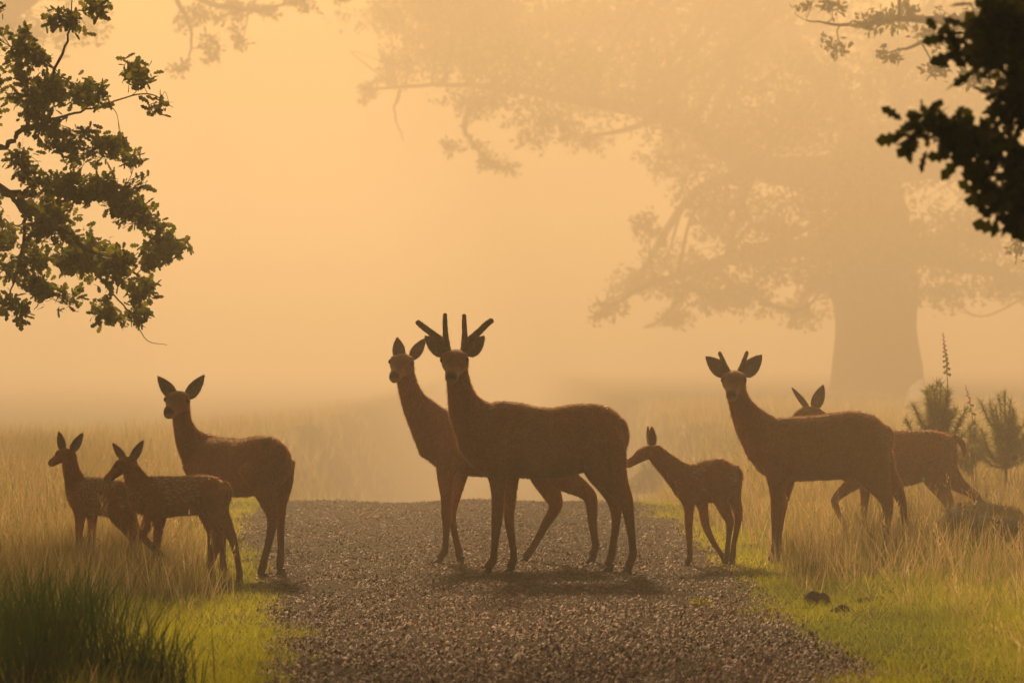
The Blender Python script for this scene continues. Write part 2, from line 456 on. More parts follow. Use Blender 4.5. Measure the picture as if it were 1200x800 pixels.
def build_deer(name, label, group, cat, Y, torso, neck, head, legs, ears, antlers=(), tail=None, vox=.010,
               fawn=False, tone=1.0, fur_n=26000, seed=1, width=.82):
    rg = np.random.default_rng(seed)
    s = Y / FPX                                         # metres per pixel at the animal
    def W(x, y, d=0.0):                                 # picture position on the animal's own distance -> metres
        return np.array([(x - 600) * (Y + d) / FPX, Y + d, CH + (HOR - y) * (Y + d) / FPX])
    bx = np.mean([t[0] for t in torso])
    base = np.array([(bx - 600) * s, Y, 0.0]); base[2] = float(ground(base[0], base[1]))
    root = thing(name, label, cat, base, group)
    VV, FF, n = [], [], 0
    tags = []                                           # sample points for colouring: (pos, kind, t)
    def addl(V, F):
        nonlocal n
        VV.append(V); FF.extend([tuple(i + n for i in f) for f in F]); n += len(V)
    def chain(nodes, ratio, kind, side_axis=(0, 1, 0), sub=5, K=14, cap=.75):
        Q = []
        for q in nodes:
            x, y, r = q[:3]; d = q[3] if len(q) > 3 else 0.0; rt = q[4] if len(q) > 4 else ratio
            Q.append([*W(x, y, d), r * s, r * s * rt])
        Q = spline(np.array(Q), sub)
        addl(*loft(Q[:, :3], Q[:, 3], Q[:, 4], side_axis, K, cap))
        for i, q in enumerate(Q): tags.append((*q[:3], kind, i / (len(Q) - 1)))
        return Q
    Qt = chain(torso, width, 0, K=20, cap=.5)
    chain(neck, .80, 1, K=16)
    # head
    hx, hy, hd, L, yaw, pitch, roll = head
    O = W(hx, hy, hd); yw, pt = R(yaw), R(pitch)
    f = np.array([-math.sin(yw) * math.cos(pt), -math.cos(yw) * math.cos(pt), -math.sin(pt)])
    l = np.array([math.cos(yw), -math.sin(yw), 0.0]); u = np.cross(f, l)
    cr, srr = math.cos(R(roll)), math.sin(R(roll)); l, u = l * cr + u * srr, u * cr - l * srr
    H = spline(HEAD, 4)
    HP = O + L * (H[:, :1] * f + H[:, 1:2] * u)
    addl(*loft(HP, H[:, 2] * L, H[:, 3] * L, l, 16, .7))
    for i in range(len(HP)): tags.append((*HP[i], 2, H[i, 0]))
    for sg in (-1, 1):                                  # brow ridges and nostrils bulge
        c = O + L * (.26 * f + .12 * u + sg * .19 * l)
        V, F = loft(np.array([c - f * .09 * L, c + f * .03 * L, c + f * .12 * L]), np.array([.06, .085, .05]) * L, np.array([.06, .08, .05]) * L, l, 10)
        addl(V, F)
    # legs
    hoofs = []
    for lg in legs:
        nodes, d0, d1, snap = lg['n'], lg.get('d0', 0), lg.get('d1', 0), lg.get('snap', True)
        m = len(nodes) - 1
        Q = []
        for i, (x, y, r) in enumerate(nodes[:-1]):
            t = min(1.0, i / max(1, m - 3)); d = d0 + (d1 - d0) * t
            Q.append([*W(x, y, d), r * s, r * s * ((.62 if i < 2 else .8) if i < 3 else .92)])
        tx, ty = nodes[-1][:2]
        toe = W(tx, ty, d1)
        if snap:
            gz = float(path_z(toe[0], toe[1])) if side(toe[0], toe[1]) < 0 else float(ground(toe[0], toe[1]))
            dz = gz - toe[2]; toe[2] = gz
            for i in range(len(Q)):                     # spread the small height correction down the leg
                Q[i][2] += dz * max(0, (i - 1)) / max(1, len(Q) - 2)
        fet = np.array(Q[-1][:3])
        pas = fet + .5 * (toe - fet)
        Q.append([*pas, Q[-1][3] * .85, Q[-1][4] * .9])
        Qs = spline(np.array(Q), 4)
        addl(*loft(Qs[:, :3], Qs[:, 3], Qs[:, 4], (0, 1, 0), 12, .6))
        for i, q in enumerate(Qs): tags.append((*q[:3], 3, i / (len(Qs) - 1)))
        hoofs.append((pas, toe, Q[-1][3], snap))
    if tail is not None:
        chain(tail, .9, 4, K=10)
    me0 = bpy.data.meshes.new('tmp'); me0.from_pydata([tuple(v) for v in np.vstack(VV) - base], [], FF)
    ob0 = bpy.data.objects.new('tmp', me0); COL.objects.link(ob0)
    md = ob0.modifiers.new('r', 'REMESH'); md.mode = 'VOXEL'; md.voxel_size = vox; md.use_smooth_shade = True
    ms = ob0.modifiers.new('s', 'SMOOTH'); ms.factor = .5; ms.iterations = 5 if fawn else 8
    dg = bpy.context.evaluated_depsgraph_get()
    me = bpy.data.meshes.new_from_object(ob0.evaluated_get(dg))
    bpy.data.objects.remove(ob0); bpy.data.meshes.remove(me0)
    nv = len(me.vertices)
    co = np.zeros(nv * 3, np.float32); me.vertices.foreach_get('co', co); co = co.reshape(-1, 3).astype(float)
    no = np.zeros(nv * 3, np.float32); me.vertices.foreach_get('normal', no); no = no.reshape(-1, 3).astype(float)
    quads = np.array([p.vertices[:] for p in me.polygons if len(p.vertices) == 4], int)
    TG = np.array(tags); TP = TG[:, :3] - base
    near = np.zeros(nv, int)
    for i in range(0, nv, 4000):
        near[i:i + 4000] = np.argmin(((co[i:i + 4000, None] - TP[None]) ** 2).sum(-1), 1)
    kind, tt = TG[near, 3].astype(int), TG[near, 4]
    # coat colours
    base_c = np.array([.38, .128, .036]) * tone
    C = np.tile(base_c, (nv, 1))
    nz = noise2(co[:, 0] * 1.0 + co[:, 1], co[:, 2], 9.0)[:, None]
    C *= 1 + .12 * nz
    belly = smoothstep(-.35, -.9, no[:, 2]) * (kind == 0)
    C += belly[:, None] * (np.array([.32, .19, .095]) * tone - C) * .7
    rump = smoothstep(.72, 1.0, tt) * (kind == 0) * smoothstep(.1, .7, no @ unit(Qt[-1, :3] - Qt[-6, :3]))
    C += rump[:, None] * (np.array([.36, .21, .10]) * tone - C) * .6
    legm = (kind == 3) * smoothstep(.35, .7, tt)
    C += legm[:, None] * (np.array([.13, .06, .028]) * tone - C) * .8
    topl = (kind <= 1) * smoothstep(.55, .95, no[:, 2])
    C += topl[:, None] * (np.array([.20, .08, .028]) * tone - C) * .5
    hl = (kind == 2)
    nose = hl * smoothstep(.88, .97, tt) * smoothstep(-.15, .25, no @ u)
    chin = hl * smoothstep(.62, .85, tt) * smoothstep(-.05, -.5, no @ u)
    C += chin[:, None] * (np.array([.58, .46, .34]) - C) * .8
    face = hl * smoothstep(.30, .5, tt) * smoothstep(.85, .6, tt) * smoothstep(.3, .8, no @ u)
    C += face[:, None] * (np.array([.17, .085, .042]) * tone - C) * .5
    C += nose[:, None] * (np.array([.015, .012, .01]) - C)
    spots = None
    if fawn:
        tor = np.where((kind == 0) & (no[:, 2] > -.25))[0]
        sp = []
        for q in rg.permutation(tor):
            if all(np.sum((co[q] - co[z]) ** 2 * np.array([.55, 1, 1.5])) > .026 ** 2 for z in sp): sp.append(q)
            if len(sp) > 260: break
        SP = co[sp]; spots = (SP, rg.uniform(.006, .0105, len(sp)))
        dmin = np.full(nv, 9.0)
        for c, r in zip(*spots): dmin = np.minimum(dmin, np.sqrt((((co - c) * np.array([.6, 1, 1.3])) ** 2).sum(1)) - r)
        sm = smoothstep(.004, -.003, dmin)
        C += sm[:, None] * (np.array([.60, .46, .30]) - C) * .85
    # ears: cupped leaves joined to the body mesh
    EV, EF, EC = [], [], []; en = nv
    for e in ears:
        b, t = W(*e['b']), W(*e['t']); w = e['w'] * s; nrm = unit(np.array(e.get('n', (0, -1, .1)), float))
        ax = t - b; ln = np.linalg.norm(ax); a1 = ax / ln
        nrm = unit(nrm - (nrm @ a1) * a1); wv = np.cross(a1, nrm)
        nu, nvv = 13, 9
        for layer in (0, 1):
            for i in range(nu):
                tq = i / (nu - 1)
                hw = w * (.42 * (1 - tq) ** 2 + 1.0 * math.sin(math.pi * min(1, tq ** .82)) ** .75) if tq < 1 else w * .02
                for j in range(nvv):
                    q = j / (nvv - 1) * 2 - 1
                    cup = .55 * w * q * q * (1 - tq * .6) - .25 * w
                    p = b + a1 * ln * tq + wv * hw * q + nrm * (cup - layer * .007 * (1 - .5 * abs(q)))
                    EV.append(p - base)
                    rim = abs(q) > .8
                    EC.append(np.array([.36, .24, .16]) * tone * (1.35 if rim else .85) if layer == 0 else base_c * .85)
        for layer in (0, 1):
            o0 = en + layer * nu * nvv
            for i in range(nu - 1):
                for j in range(nvv - 1):
                    fq = (o0 + i * nvv + j, o0 + i * nvv + j + 1, o0 + (i + 1) * nvv + j + 1, o0 + (i + 1) * nvv + j)
                    EF.append(fq if layer else fq[::-1])
        o0, o1 = en, en + nu * nvv
        for i in range(nu - 1):
            for j in (0, nvv - 1):
                EF.append((o0 + i * nvv + j, o1 + i * nvv + j, o1 + (i + 1) * nvv + j, o0 + (i + 1) * nvv + j))
        en += 2 * nu * nvv
    EV_W = np.array(EV); EF_W = [tuple(i - nv for i in q) for q in EF]
    Vall = np.vstack([co, np.array(EV)]); Fall = np.vstack([quads, np.array(EF, int)]); Call = np.vstack([C, np.array(EC)])
    bpy.data.meshes.remove(me)
    body = link('body', mk_mesh('deer_body', Vall, Fall, Call, True), M['coat'], root)
    # fur strands over the whole body
    tri = np.vstack([quads[:, [0, 1, 2]], quads[:, [0, 2, 3]]])
    ar = np.linalg.norm(np.cross(co[tri[:, 1]] - co[tri[:, 0]], co[tri[:, 2]] - co[tri[:, 0]]), axis=1)
    ti = rg.choice(len(tri), fur_n, p=ar / ar.sum())
    w3 = rg.dirichlet((1, 1, 1), fur_n)
    P = (co[tri[ti]] * w3[..., None]).sum(1); Nn = unit((no[tri[ti]] * w3[..., None]).sum(1))
    kk = kind[tri[ti, 0]]; t_ = tt[tri[ti, 0]]
    flow_t = unit(Qt[-1, :3] - Qt[0, :3])
    flow = np.where((kk == 0)[:, None], flow_t * .9 + np.array([0, 0, -.35]), np.array([0, 0, -1.0]))
    flow = np.where((kk == 2)[:, None], -f, flow)
    flow = flow - (flow * Nn).sum(1, keepdims=True) * Nn
    D = unit(Nn * .42 + unit(flow) * 1.0 + rg.normal(0, .22, (fur_n, 3)))
    ln = np.select([kk == 0, kk == 1, kk == 2, kk == 3], [.022, .026, .009, np.where(t_ < .35, .018, .008)], .03) * rg.uniform(.6, 1.4, fur_n) * (.85 if fawn else 1)
    wv = unit(np.cross(D, rg.normal(0, 1, (fur_n, 3)))) * .0016
    FV = np.stack([P - wv - Nn * .002, P + wv - Nn * .002, P + D * ln[:, None]], 1)
    FC = C[tri[ti, 0]].copy()
    if spots is not None:
        dm = np.full(fur_n, 9.0)
        for c, r in zip(*spots): dm = np.minimum(dm, np.sqrt((((P - c) * np.array([.6, 1, 1.3])) ** 2).sum(1)) - r)
        FC += smoothstep(.002, -.002, dm)[:, None] * (np.array([.64, .50, .34]) - FC) * .9
    FC *= rg.uniform(.55, 1.5, (fur_n, 1))
    FC = FC * .75 + np.array([.055, .036, .020])
    tipC = np.minimum(FC * 1.3 + np.array([.22, .18, .13]), .75)  # pale hair tips, lightened so that the colour carries the rim light
    FV, FCC = [FV.reshape(-1, 3)], [np.stack([FC, FC, tipC], 1).reshape(-1, 3)]
    def fuzz(V, F, m, ln_, col, rnd=.5):  # short pale strands on ears and velvet, tips lightened for a rim glow
        V = np.asarray(V, float); t3 = np.array([q for f_ in F for q in ((f_[0], f_[1], f_[2]), (f_[0], f_[2], f_[3])) if len(f_) == 4], int)
        cr_ = np.cross(V[t3[:, 1]] - V[t3[:, 0]], V[t3[:, 2]] - V[t3[:, 0]]); a_ = np.linalg.norm(cr_, axis=1)
        k_ = rg.choice(len(t3), m, p=a_ / a_.sum()); w_ = rg.dirichlet((1, 1, 1), m)
        p_ = (V[t3[k_]] * w_[..., None]).sum(1); n_ = unit(cr_[k_])
        d_ = unit(n_ * .8 + rg.normal(0, rnd, (m, 3))); s_ = unit(np.cross(d_, rg.normal(0, 1, (m, 3)))) * .0013
        L_ = ln_ * rg.uniform(.5, 1.4, (m, 1))
        FV.append(np.stack([p_ - s_, p_ + s_, p_ + d_ * L_], 1).reshape(-1, 3))
        c_ = np.array(col)[None] * rg.uniform(.7, 1.3, (m, 1)); FCC.append(np.stack([c_, c_, np.minimum(c_ * 1.5, .8)], 1).reshape(-1, 3))
    fuzz(EV_W, EF_W, 2600, .011, [.34, .22, .13], .9)
    for an in antlers:
        for br in an:
            Q = spline(np.array([[*W(x, y, d), r * s] for (x, y, d, r) in br]), 5)
            V, F = loft(Q[:, :3], Q[:, 3], Q[:, 3], (.2, 1, .1), 10, .9)
            for sg in (1, -1): fuzz(V - base, [q if sg > 0 else q[::-1] for q in F if len(q) == 4], 700, .008, [.42, .30, .19], .4)
    FVa, FCa = np.vstack(FV), np.vstack(FCC)
    fo = link('fur', mk_mesh('fur', FVa, np.arange(len(FVa)).reshape(-1, 3), FCa), M['fur'], root)
    fo['kind'] = 'stuff'
    # hooves: two toes each
    for pas, toe, r, snap in hoofs:
        fw = toe - pas
        if snap: fw[2] = 0
        fw = unit(fw); up = np.array([0, 0, 1.0]) if snap else unit(pas - toe)
        if snap and np.linalg.norm((toe - pas)[:2]) < .012: fw = unit(np.array([-.6, -.8, 0]))
        if not snap: fw = unit(np.cross(up, (0, 1, 0)) * -1.0)
        sd = unit(np.cross(fw, up)); V, F = [], []
        hgt = max(.03, float((pas - toe) @ up)); K = 8
        for sg in (-1, 1):
            o0 = len(V)
            for q, (hh, bk, fr, wd) in enumerate(((1.12, -.85, .55, .58), (.75, -.95, .75, .62), (.35, -.95, 1.15, .66), (.02, -.85, 1.45, .60))):
                c = toe + up * hgt * hh - fw * r * 1.0 + sd * sg * r * .52 + (pas - toe - up * hgt) * hh * .55
                for j in range(K):
                    a = 2 * math.pi * j / K
                    e = (fr if math.cos(a) > 0 else -bk) * math.cos(a) * r * 1.15
                    V.append(c + fw * e + sd * math.sin(a) * r * wd * .8 - base)
            for q in range(3):
                for j in range(K): F.append((o0 + q * K + j, o0 + q * K + (j + 1) % K, o0 + (q + 1) * K + (j + 1) % K, o0 + (q + 1) * K + j))
            for j in range(1, K - 1, 2):
                F.append((o0, o0 + j, o0 + j + 1, o0 + (j + 2) % K)); F.append((o0 + 3 * K, o0 + 3 * K + (j + 2) % K, o0 + 3 * K + j + 1, o0 + 3 * K + j))
        F = [q for q in F if len(set(q)) == 4]
        link('hoof', mk_mesh('hoof', V, F, smooth=True), M['hoof'], root)
    # eyes
    for sg in (-1, 1):
        c = O + L * (.335 * f + .075 * u + sg * .248 * l) - base; er = .052 * L
        V, F = loft(np.array([c - u * er * .45, c, c + u * er * .45]), np.array([.8, 1, .8]) * er * 1.25, np.array([.8, 1, .8]) * er * .75, l, 12, .9)
        m2 = bpy.data.meshes.new('eye'); m2.from_pydata([tuple(v) for v in V], [], F)
        for p_ in m2.polygons: p_.use_smooth = True
        link('eye', m2, M['eye'], root)
    # antlers in velvet
    for an in antlers:
        V_, F_, n_ = [], [], 0
        for br in an:
            Q = spline(np.array([[*W(x, y, d), r * s] for (x, y, d, r) in br]), 5)
            wob = 1 + .06 * np.sin(np.arange(len(Q)) * 1.7 + len(br))
            V, F = loft(Q[:, :3], Q[:, 3] * wob, Q[:, 3] * wob, (.2, 1, .1), 10, .9)
            V_.append(V - base); F_ += [tuple(i + n_ for i in q) for q in F]; n_ += len(V)
        m2 = bpy.data.meshes.new('antler'); m2.from_pydata([tuple(v) for v in np.vstack(V_)], [], F_)
        for p_ in m2.polygons: p_.use_smooth = True
        link('antler', m2, M['velvet'], root)
    return root

DEER = 'red deer herd crossing the track'
build_deer('stag', 'large stag with four velvet antler prongs standing on the gravel', DEER, 'deer', 23.6,
    torso=[(556, 508, 33), (575, 513, 43.5), (600, 515, 44), (625, 518.5, 42.5), (650, 519.5, 42), (675, 514, 40.5), (700, 511, 38), (718, 509, 31), (729, 508, 19)],
    neck=[(566, 505, 36), (547, 480, 22.5), (539.5, 459, 15.5, -.02), (536, 441, 13.5, -.04), (535, 427, 13.5, -.05)],
    head=(535, 420, -.03, .355, 6, 17, 0),
    ears=[dict(b=(522.5, 416, .0), t=(497.5, 393.5, .03), w=8.2), dict(b=(547, 416, .0), t=(568, 393.5, .03), w=8.2)],
    antlers=[[[(524, 411, 0, 4.6), (523, 403, -.01, 4.3), (522, 390, -.05, 3.2), (521.5, 379, -.08, 2.9), (521.5, 369, -.10, 2.4)],
              [(524, 408, 0, 4.4), (516, 398, .02, 4.2), (504, 389, .05, 3.9), (495, 382, .07, 3.7), (490, 378, .08, 3.2)]],
             [[(544, 411, 0, 4.6), (544.5, 403, -.01, 4.3), (544.5, 390, -.05, 3.2), (544, 379, -.08, 2.9), (544, 370, -.10, 2.4)],
              [(544, 408, 0, 4.4), (551, 398, .02, 4.2), (562, 388, .05, 3.9), (570, 380, .07, 3.7), (575.5, 376, .08, 3.2)]]],
    legs=[dict(n=[(580, 535, 20), (582.5, 556, 12), (583.5, 580, 8.2), (582.5, 609, 7), (580, 636, 4.9), (578.5, 655, 4.6), (576.5, 662, 5.4), (565, 675)], d0=-.11, d1=-.10),
          dict(n=[(598, 535, 18), (599, 560, 10), (597.5, 588, 7.2), (596.5, 609, 6.3), (599.5, 633, 4.6), (602, 653, 4.5), (601, 662, 5.2), (592, 673)], d0=.10, d1=.10),
          dict(n=[(703, 520, 31), (712, 549, 24), (724, 571, 14.5), (733.5, 589, 9.2), (738, 614, 6.0), (741, 640, 4.9), (741, 656, 5.4), (729, 675)], d0=-.09, d1=-.09),
          dict(n=[(699, 520, 26), (704, 548, 21), (713, 570, 13.5), (720, 589, 8.8), (722, 612, 5.8), (719, 636, 4.8), (716, 656, 5.3), (708, 673)], d0=.10, d1=.10)],
    tail=[(729, 496, 3), (734, 507, 3.2), (732.5, 520, 2.8), (729, 530, 1.6)], seed=11, tone=1.0, fur_n=34000)

build_deer('hind', 'hind with one ear turned, standing close behind the big stag', DEER, 'deer', 24.8,
    torso=[(510, 516, 28), (526, 518, 36), (555, 521, 37), (590, 522, 37), (625, 521, 36), (655, 518, 33), (670, 516, 24)],
    neck=[(518, 514, 33), (499, 490, 23), (486, 472, 16), (479, 455, 12.5, -.03), (475, 440, 11.5, -.05), (474, 431, 11.5, -.05)],
    head=(474.5, 424, -.03, .335, 13, 14, -4),
    ears=[dict(b=(468.5, 421, 0), t=(465.5, 395, .02), w=6.6), dict(b=(481.5, 420, 0), t=(499, 396, .05), w=6.0, n=(.45, -.85, .2))],
    legs=[dict(n=[(527, 535, 18), (522, 558, 10.5), (523, 582, 7.3), (523, 605, 6.3), (523, 627, 4.4), (522, 647, 4.3), (520.5, 655, 5), (508.5, 667)], d0=-.10, d1=-.09),
          dict(n=[(540, 538, 16), (538, 562, 9), (534, 582, 6.6), (529.5, 602, 5.8), (532, 624, 4.3), (536, 643, 4.3), (538, 652, 5), (537, 663)], d0=.09, d1=.09),
          dict(n=[(634, 530, 26), (637, 555, 18), (646, 578, 12), (651, 595, 8.5), (639.5, 617, 5.8), (629, 638, 4.8), (620, 653, 5), (610, 663)], d0=.09, d1=.12),
          dict(n=[(648, 530, 26), (660, 558, 17), (682, 574, 10.5), (692, 586, 8.4), (694, 612, 5.9), (696.5, 633, 4.8), (698, 646, 5), (688, 664)], d0=-.09, d1=-.02)],
    tail=[(670, 505, 3.5), (676, 515, 4), (675, 528, 2.5)], seed=12, tone=.96)

build_deer('hind', 'hind with wide ears standing with its rump towards the gravel', DEER, 'deer', 23.5,
    torso=[(230, 534, 24, .55), (246, 543, 32, .46), (265, 547, 34.5, .30), (285, 548, 34, .15), (303, 545, 34, .0), (319, 541, 30.5, -.10), (329, 539, 21, -.15)],
    neck=[(238, 533, 29, .52), (223, 517, 18, .46), (215.5, 501, 12.5, .40), (212.5, 486, 11, .35), (212, 475, 11, .30)],
    head=(212.5, 468.5, .31, .325, 12, 10, 0),
    ears=[dict(b=(205, 466.5, .31), t=(184.5, 440.5, .33), w=6.8), dict(b=(219.5, 466.5, .31), t=(239.5, 439, .33), w=6.8)],
    legs=[dict(n=[(305, 548, 27), (309, 570, 16), (316, 592, 9.8), (319.5, 608, 7.2), (316.5, 630, 5.2), (310.5, 654, 4.6), (307.5, 668, 5.2), (302, 679)], d0=-.18, d1=-.16),
          dict(n=[(327, 545, 20), (331, 566, 13), (328.5, 590, 8.6), (328.5, 608, 6.6), (329, 631, 4.6), (329, 654, 4.3), (328.5, 666, 5.0), (326, 680)], d0=.02, d1=-.02),
          dict(n=[(243, 560, 16), (244, 580, 10), (246, 600, 6.5), (247, 618, 5.5), (247, 638, 4.2), (247, 655, 4.2), (245, 662, 4.8), (240, 670)], d0=.38, d1=.36),
          dict(n=[(254, 560, 15), (258, 580, 9), (262, 600, 6.3), (262, 618, 5.4), (261, 638, 4.2), (261, 655, 4.2), (262, 664, 4.8), (258, 670)], d0=.58, d1=.55)],
    tail=[(327, 520, 4, -.12), (333, 531, 4.5, -.2), (331, 546, 3, -.2)], seed=13, tone=.98)

build_deer('fawn', 'spotted fawn stepping forward with a bent foreleg at the track edge', DEER, 'deer', 23.0,
    torso=[(158, 577, 15), (169, 581, 22), (190, 582, 24.3), (212, 581, 23), (235, 579.5, 23), (251, 578.5, 20), (261, 578, 13)],
    neck=[(166, 574, 18), (158, 559, 12.5), (153, 548, 10, .02), (151, 540, 9.3, .03)],
    head=(150.5, 541, .03, .21, 106, 31, 0),
    ears=[dict(b=(147, 539, .06), t=(131.5, 519, .10), w=4.4, n=(-.5, -.8, .2)), dict(b=(154.5, 539.5, -.01), t=(168, 515.5, -.02), w=4.9, n=(-.3, -1, .1))],
    legs=[dict(n=[(250, 580, 20), (257, 600, 12), (265.5, 618, 8.6), (272.5, 632, 5.6), (277, 650, 4), (280, 667, 3.8), (281, 675, 4.3), (278, 684)], d0=-.06, d1=-.08),
          dict(n=[(240, 580, 19), (245, 602, 12.5), (251, 620, 9.5), (255.5, 634, 6.8), (251, 651, 4.2), (246.5, 666, 3.8), (244, 673, 4.3), (239, 682)], d0=.06, d1=.07),
          dict(n=[(180, 588, 14), (177, 604, 9.5), (169.5, 620, 6), (167.5, 628, 5), (174, 636, 4.2), (184, 646, 3.8), (192, 654, 4.1), (199, 661)], d0=-.06, d1=-.07, snap=False),
          dict(n=[(188, 588, 13), (188, 606, 7.6), (185.5, 622, 5.8), (183.5, 636, 4.9), (182, 651, 3.7), (180.5, 664, 3.9), (179.5, 669, 4.1), (176, 676)], d0=.06, d1=.07)],
    tail=[(263, 566, 3.6), (268.5, 576, 4), (267, 588, 2.6)], seed=14, tone=1.12, vox=.0075, fawn=True, fur_n=26000)

build_deer('fawn', 'spotted fawn deep in dry grass beside the stepping fawn', DEER, 'deer', 23.9,
    torso=[(86, 577, 13, .22), (96, 580, 20.5, .18), (112, 581, 22, .08), (129, 583, 22, -.03), (142, 585, 20, -.12), (149, 587, 13, -.17)],
    neck=[(93, 574, 17, .2), (85.5, 557, 11, .17), (82, 543, 9, .15), (81, 533, 8.8, .14)],
    head=(80, 531, .14, .20, 128, 16, 0),
    ears=[dict(b=(74.5, 528, .18), t=(68.5, 505.5, .22), w=4.6, n=(-.3, -1, .1)), dict(b=(84.5, 529, .09), t=(97, 507, .08), w=4.9, n=(-.2, -1, .1))],
    legs=[dict(n=[(95, 590, 13), (94, 605, 7), (93.2, 620, 5), (92.6, 635, 4), (92, 650, 3.6), (92, 662, 3.8), (90, 671)], d0=.14, d1=.12),
          dict(n=[(106, 592, 12), (108.4, 608, 6.2), (107.6, 624, 4.6), (107, 640, 3.8), (107, 655, 3.6), (107, 662, 3.8), (105, 668)], d0=.24, d1=.24),
          dict(n=[(136, 588, 19), (146, 609, 13), (155, 625, 7.6), (157.5, 640, 5), (156, 655, 4), (155, 664, 4.2), (152, 672)], d0=-.16, d1=-.16),
          dict(n=[(143, 589, 17), (152, 611, 10), (161, 627, 6.3), (163, 642, 4.6), (161, 656, 4), (160.5, 663, 4.2), (158, 670)], d0=-.02, d1=-.04)],
    tail=[(149, 578, 3.5, -.15), (154, 588, 4, -.19), (153, 598, 2.5, -.19)], seed=15, tone=1.08, vox=.0075, fawn=True, fur_n=22000)

build_deer('fawn', 'slim spotted fawn in profile walking between the two stags', DEER, 'deer', 24.6,
    torso=[(796, 566, 15), (807, 568, 21.5), (822, 565.5, 24), (838, 562.5, 25), (850, 561, 23.5), (859, 560, 16.5)],
    neck=[(802, 562, 19), (787, 549, 14), (774, 537, 11.5), (766, 529, 10.3)],
    head=(763, 527.5, 0, .212, 91, 24, 0),
    ears=[dict(b=(761, 521, .05), t=(758.6, 499.5, .05), w=3.2, n=(-.8, -.5, .2)), dict(b=(765, 522, -.04), t=(763.5, 499.5, -.04), w=4.5, n=(-.35, -1, .1))],
    legs=[dict(n=[(806, 578, 13), (807.5, 594, 6.6), (807, 613, 4.9), (807.4, 628, 4.3), (808, 644, 3.4), (808.3, 655, 3.6), (807.5, 660, 4), (801, 667)], d0=-.06, d1=-.06),
          dict(n=[(819, 576, 13), (823.5, 594, 6.6), (827, 615, 5), (833, 630, 3.8), (841, 644, 3.2), (846.5, 652, 3.4), (848.5, 657, 3.6), (849, 664)], d0=.06, d1=.05),
          dict(n=[(842, 565, 18), (845, 585, 10), (851, 601, 6.8), (855, 611, 5.3), (854.4, 625, 3.6), (852.5, 642, 3.2), (851.5, 655, 3.9), (847, 665)], d0=-.07, d1=-.07),
          dict(n=[(854, 562, 17), (860, 583, 9), (864, 596, 6.2), (865.3, 605, 5.0), (862.7, 621, 3.7), (859.5, 637, 3.3), (858.5, 649, 4), (854, 660)], d0=.07, d1=.07)],
    tail=[(862, 547, 3.2), (867, 556, 3.6), (866, 568, 2.3)], seed=16, tone=1.02, vox=.0075, fawn=True, fur_n=24000)

build_deer('young_stag', 'young stag with two short velvet spikes facing the camera on the verge', DEER, 'deer', 24.9,
    torso=[(891, 520, 25), (906, 525, 34.5), (925, 526, 37.5), (955, 525, 38), (985, 522, 39), (1008, 519.5, 38.5), (1025, 517, 31.5), (1036, 516, 20)],
    neck=[(900, 518, 31), (881, 496, 21.5), (869.5, 478, 14.8), (864, 463, 12, -.03), (862, 451, 11.5, -.05)],
    head=(861.5, 443.5, -.03, .335, 9, 17, 0),
    ears=[dict(b=(851.5, 440, 0), t=(827, 417.5, .03), w=8.2), dict(b=(871.5, 440, 0), t=(893, 415.5, .03), w=8.2)],
    antlers=[[[(853, 437, 0, 4.0), (850, 430, 0, 3.3), (846.5, 421, -.01, 2.5), (843.3, 413.5, -.02, 2.0)]], [[(867, 437, 0, 4.0), (869.5, 430, 0, 3.3), (872.5, 421, -.01, 2.5), (875.3, 413, -.02, 2.0)]]],
    legs=[dict(n=[(912, 545, 20), (911, 562, 13), (910.5, 582, 8.4), (910, 606, 7), (909, 629, 5.2), (908, 648, 5), (907.5, 655, 5.6), (899, 665)], d0=-.10, d1=-.09),
          dict(n=[(920, 545, 18), (921, 564, 10.5), (918.5, 583, 7.4), (914, 606, 6.2), (912, 629, 4.8), (911.5, 647, 4.8), (911, 654, 5.2), (904, 663)], d0=.09, d1=.08),
          dict(n=[(1013, 530, 31), (1024, 557, 20), (1035, 576, 11.5), (1040, 591, 7.4), (1039, 612, 4.8), (1038.5, 633, 4.6), (1039, 643, 5.2), (1034, 653)], d0=-.10, d1=-.09),
          dict(n=[(1021, 530, 26), (1036, 555, 16.5), (1050, 571, 9.3), (1055.5, 581, 6.6), (1059, 598, 4.4), (1060, 620, 4.2), (1060, 634, 4.8), (1056, 645)], d0=.10, d1=.10)],
    tail=[(1039, 500, 3.5), (1044, 511, 4), (1042.5, 527, 2.6)], seed=17, tone=.98, fur_n=32000)

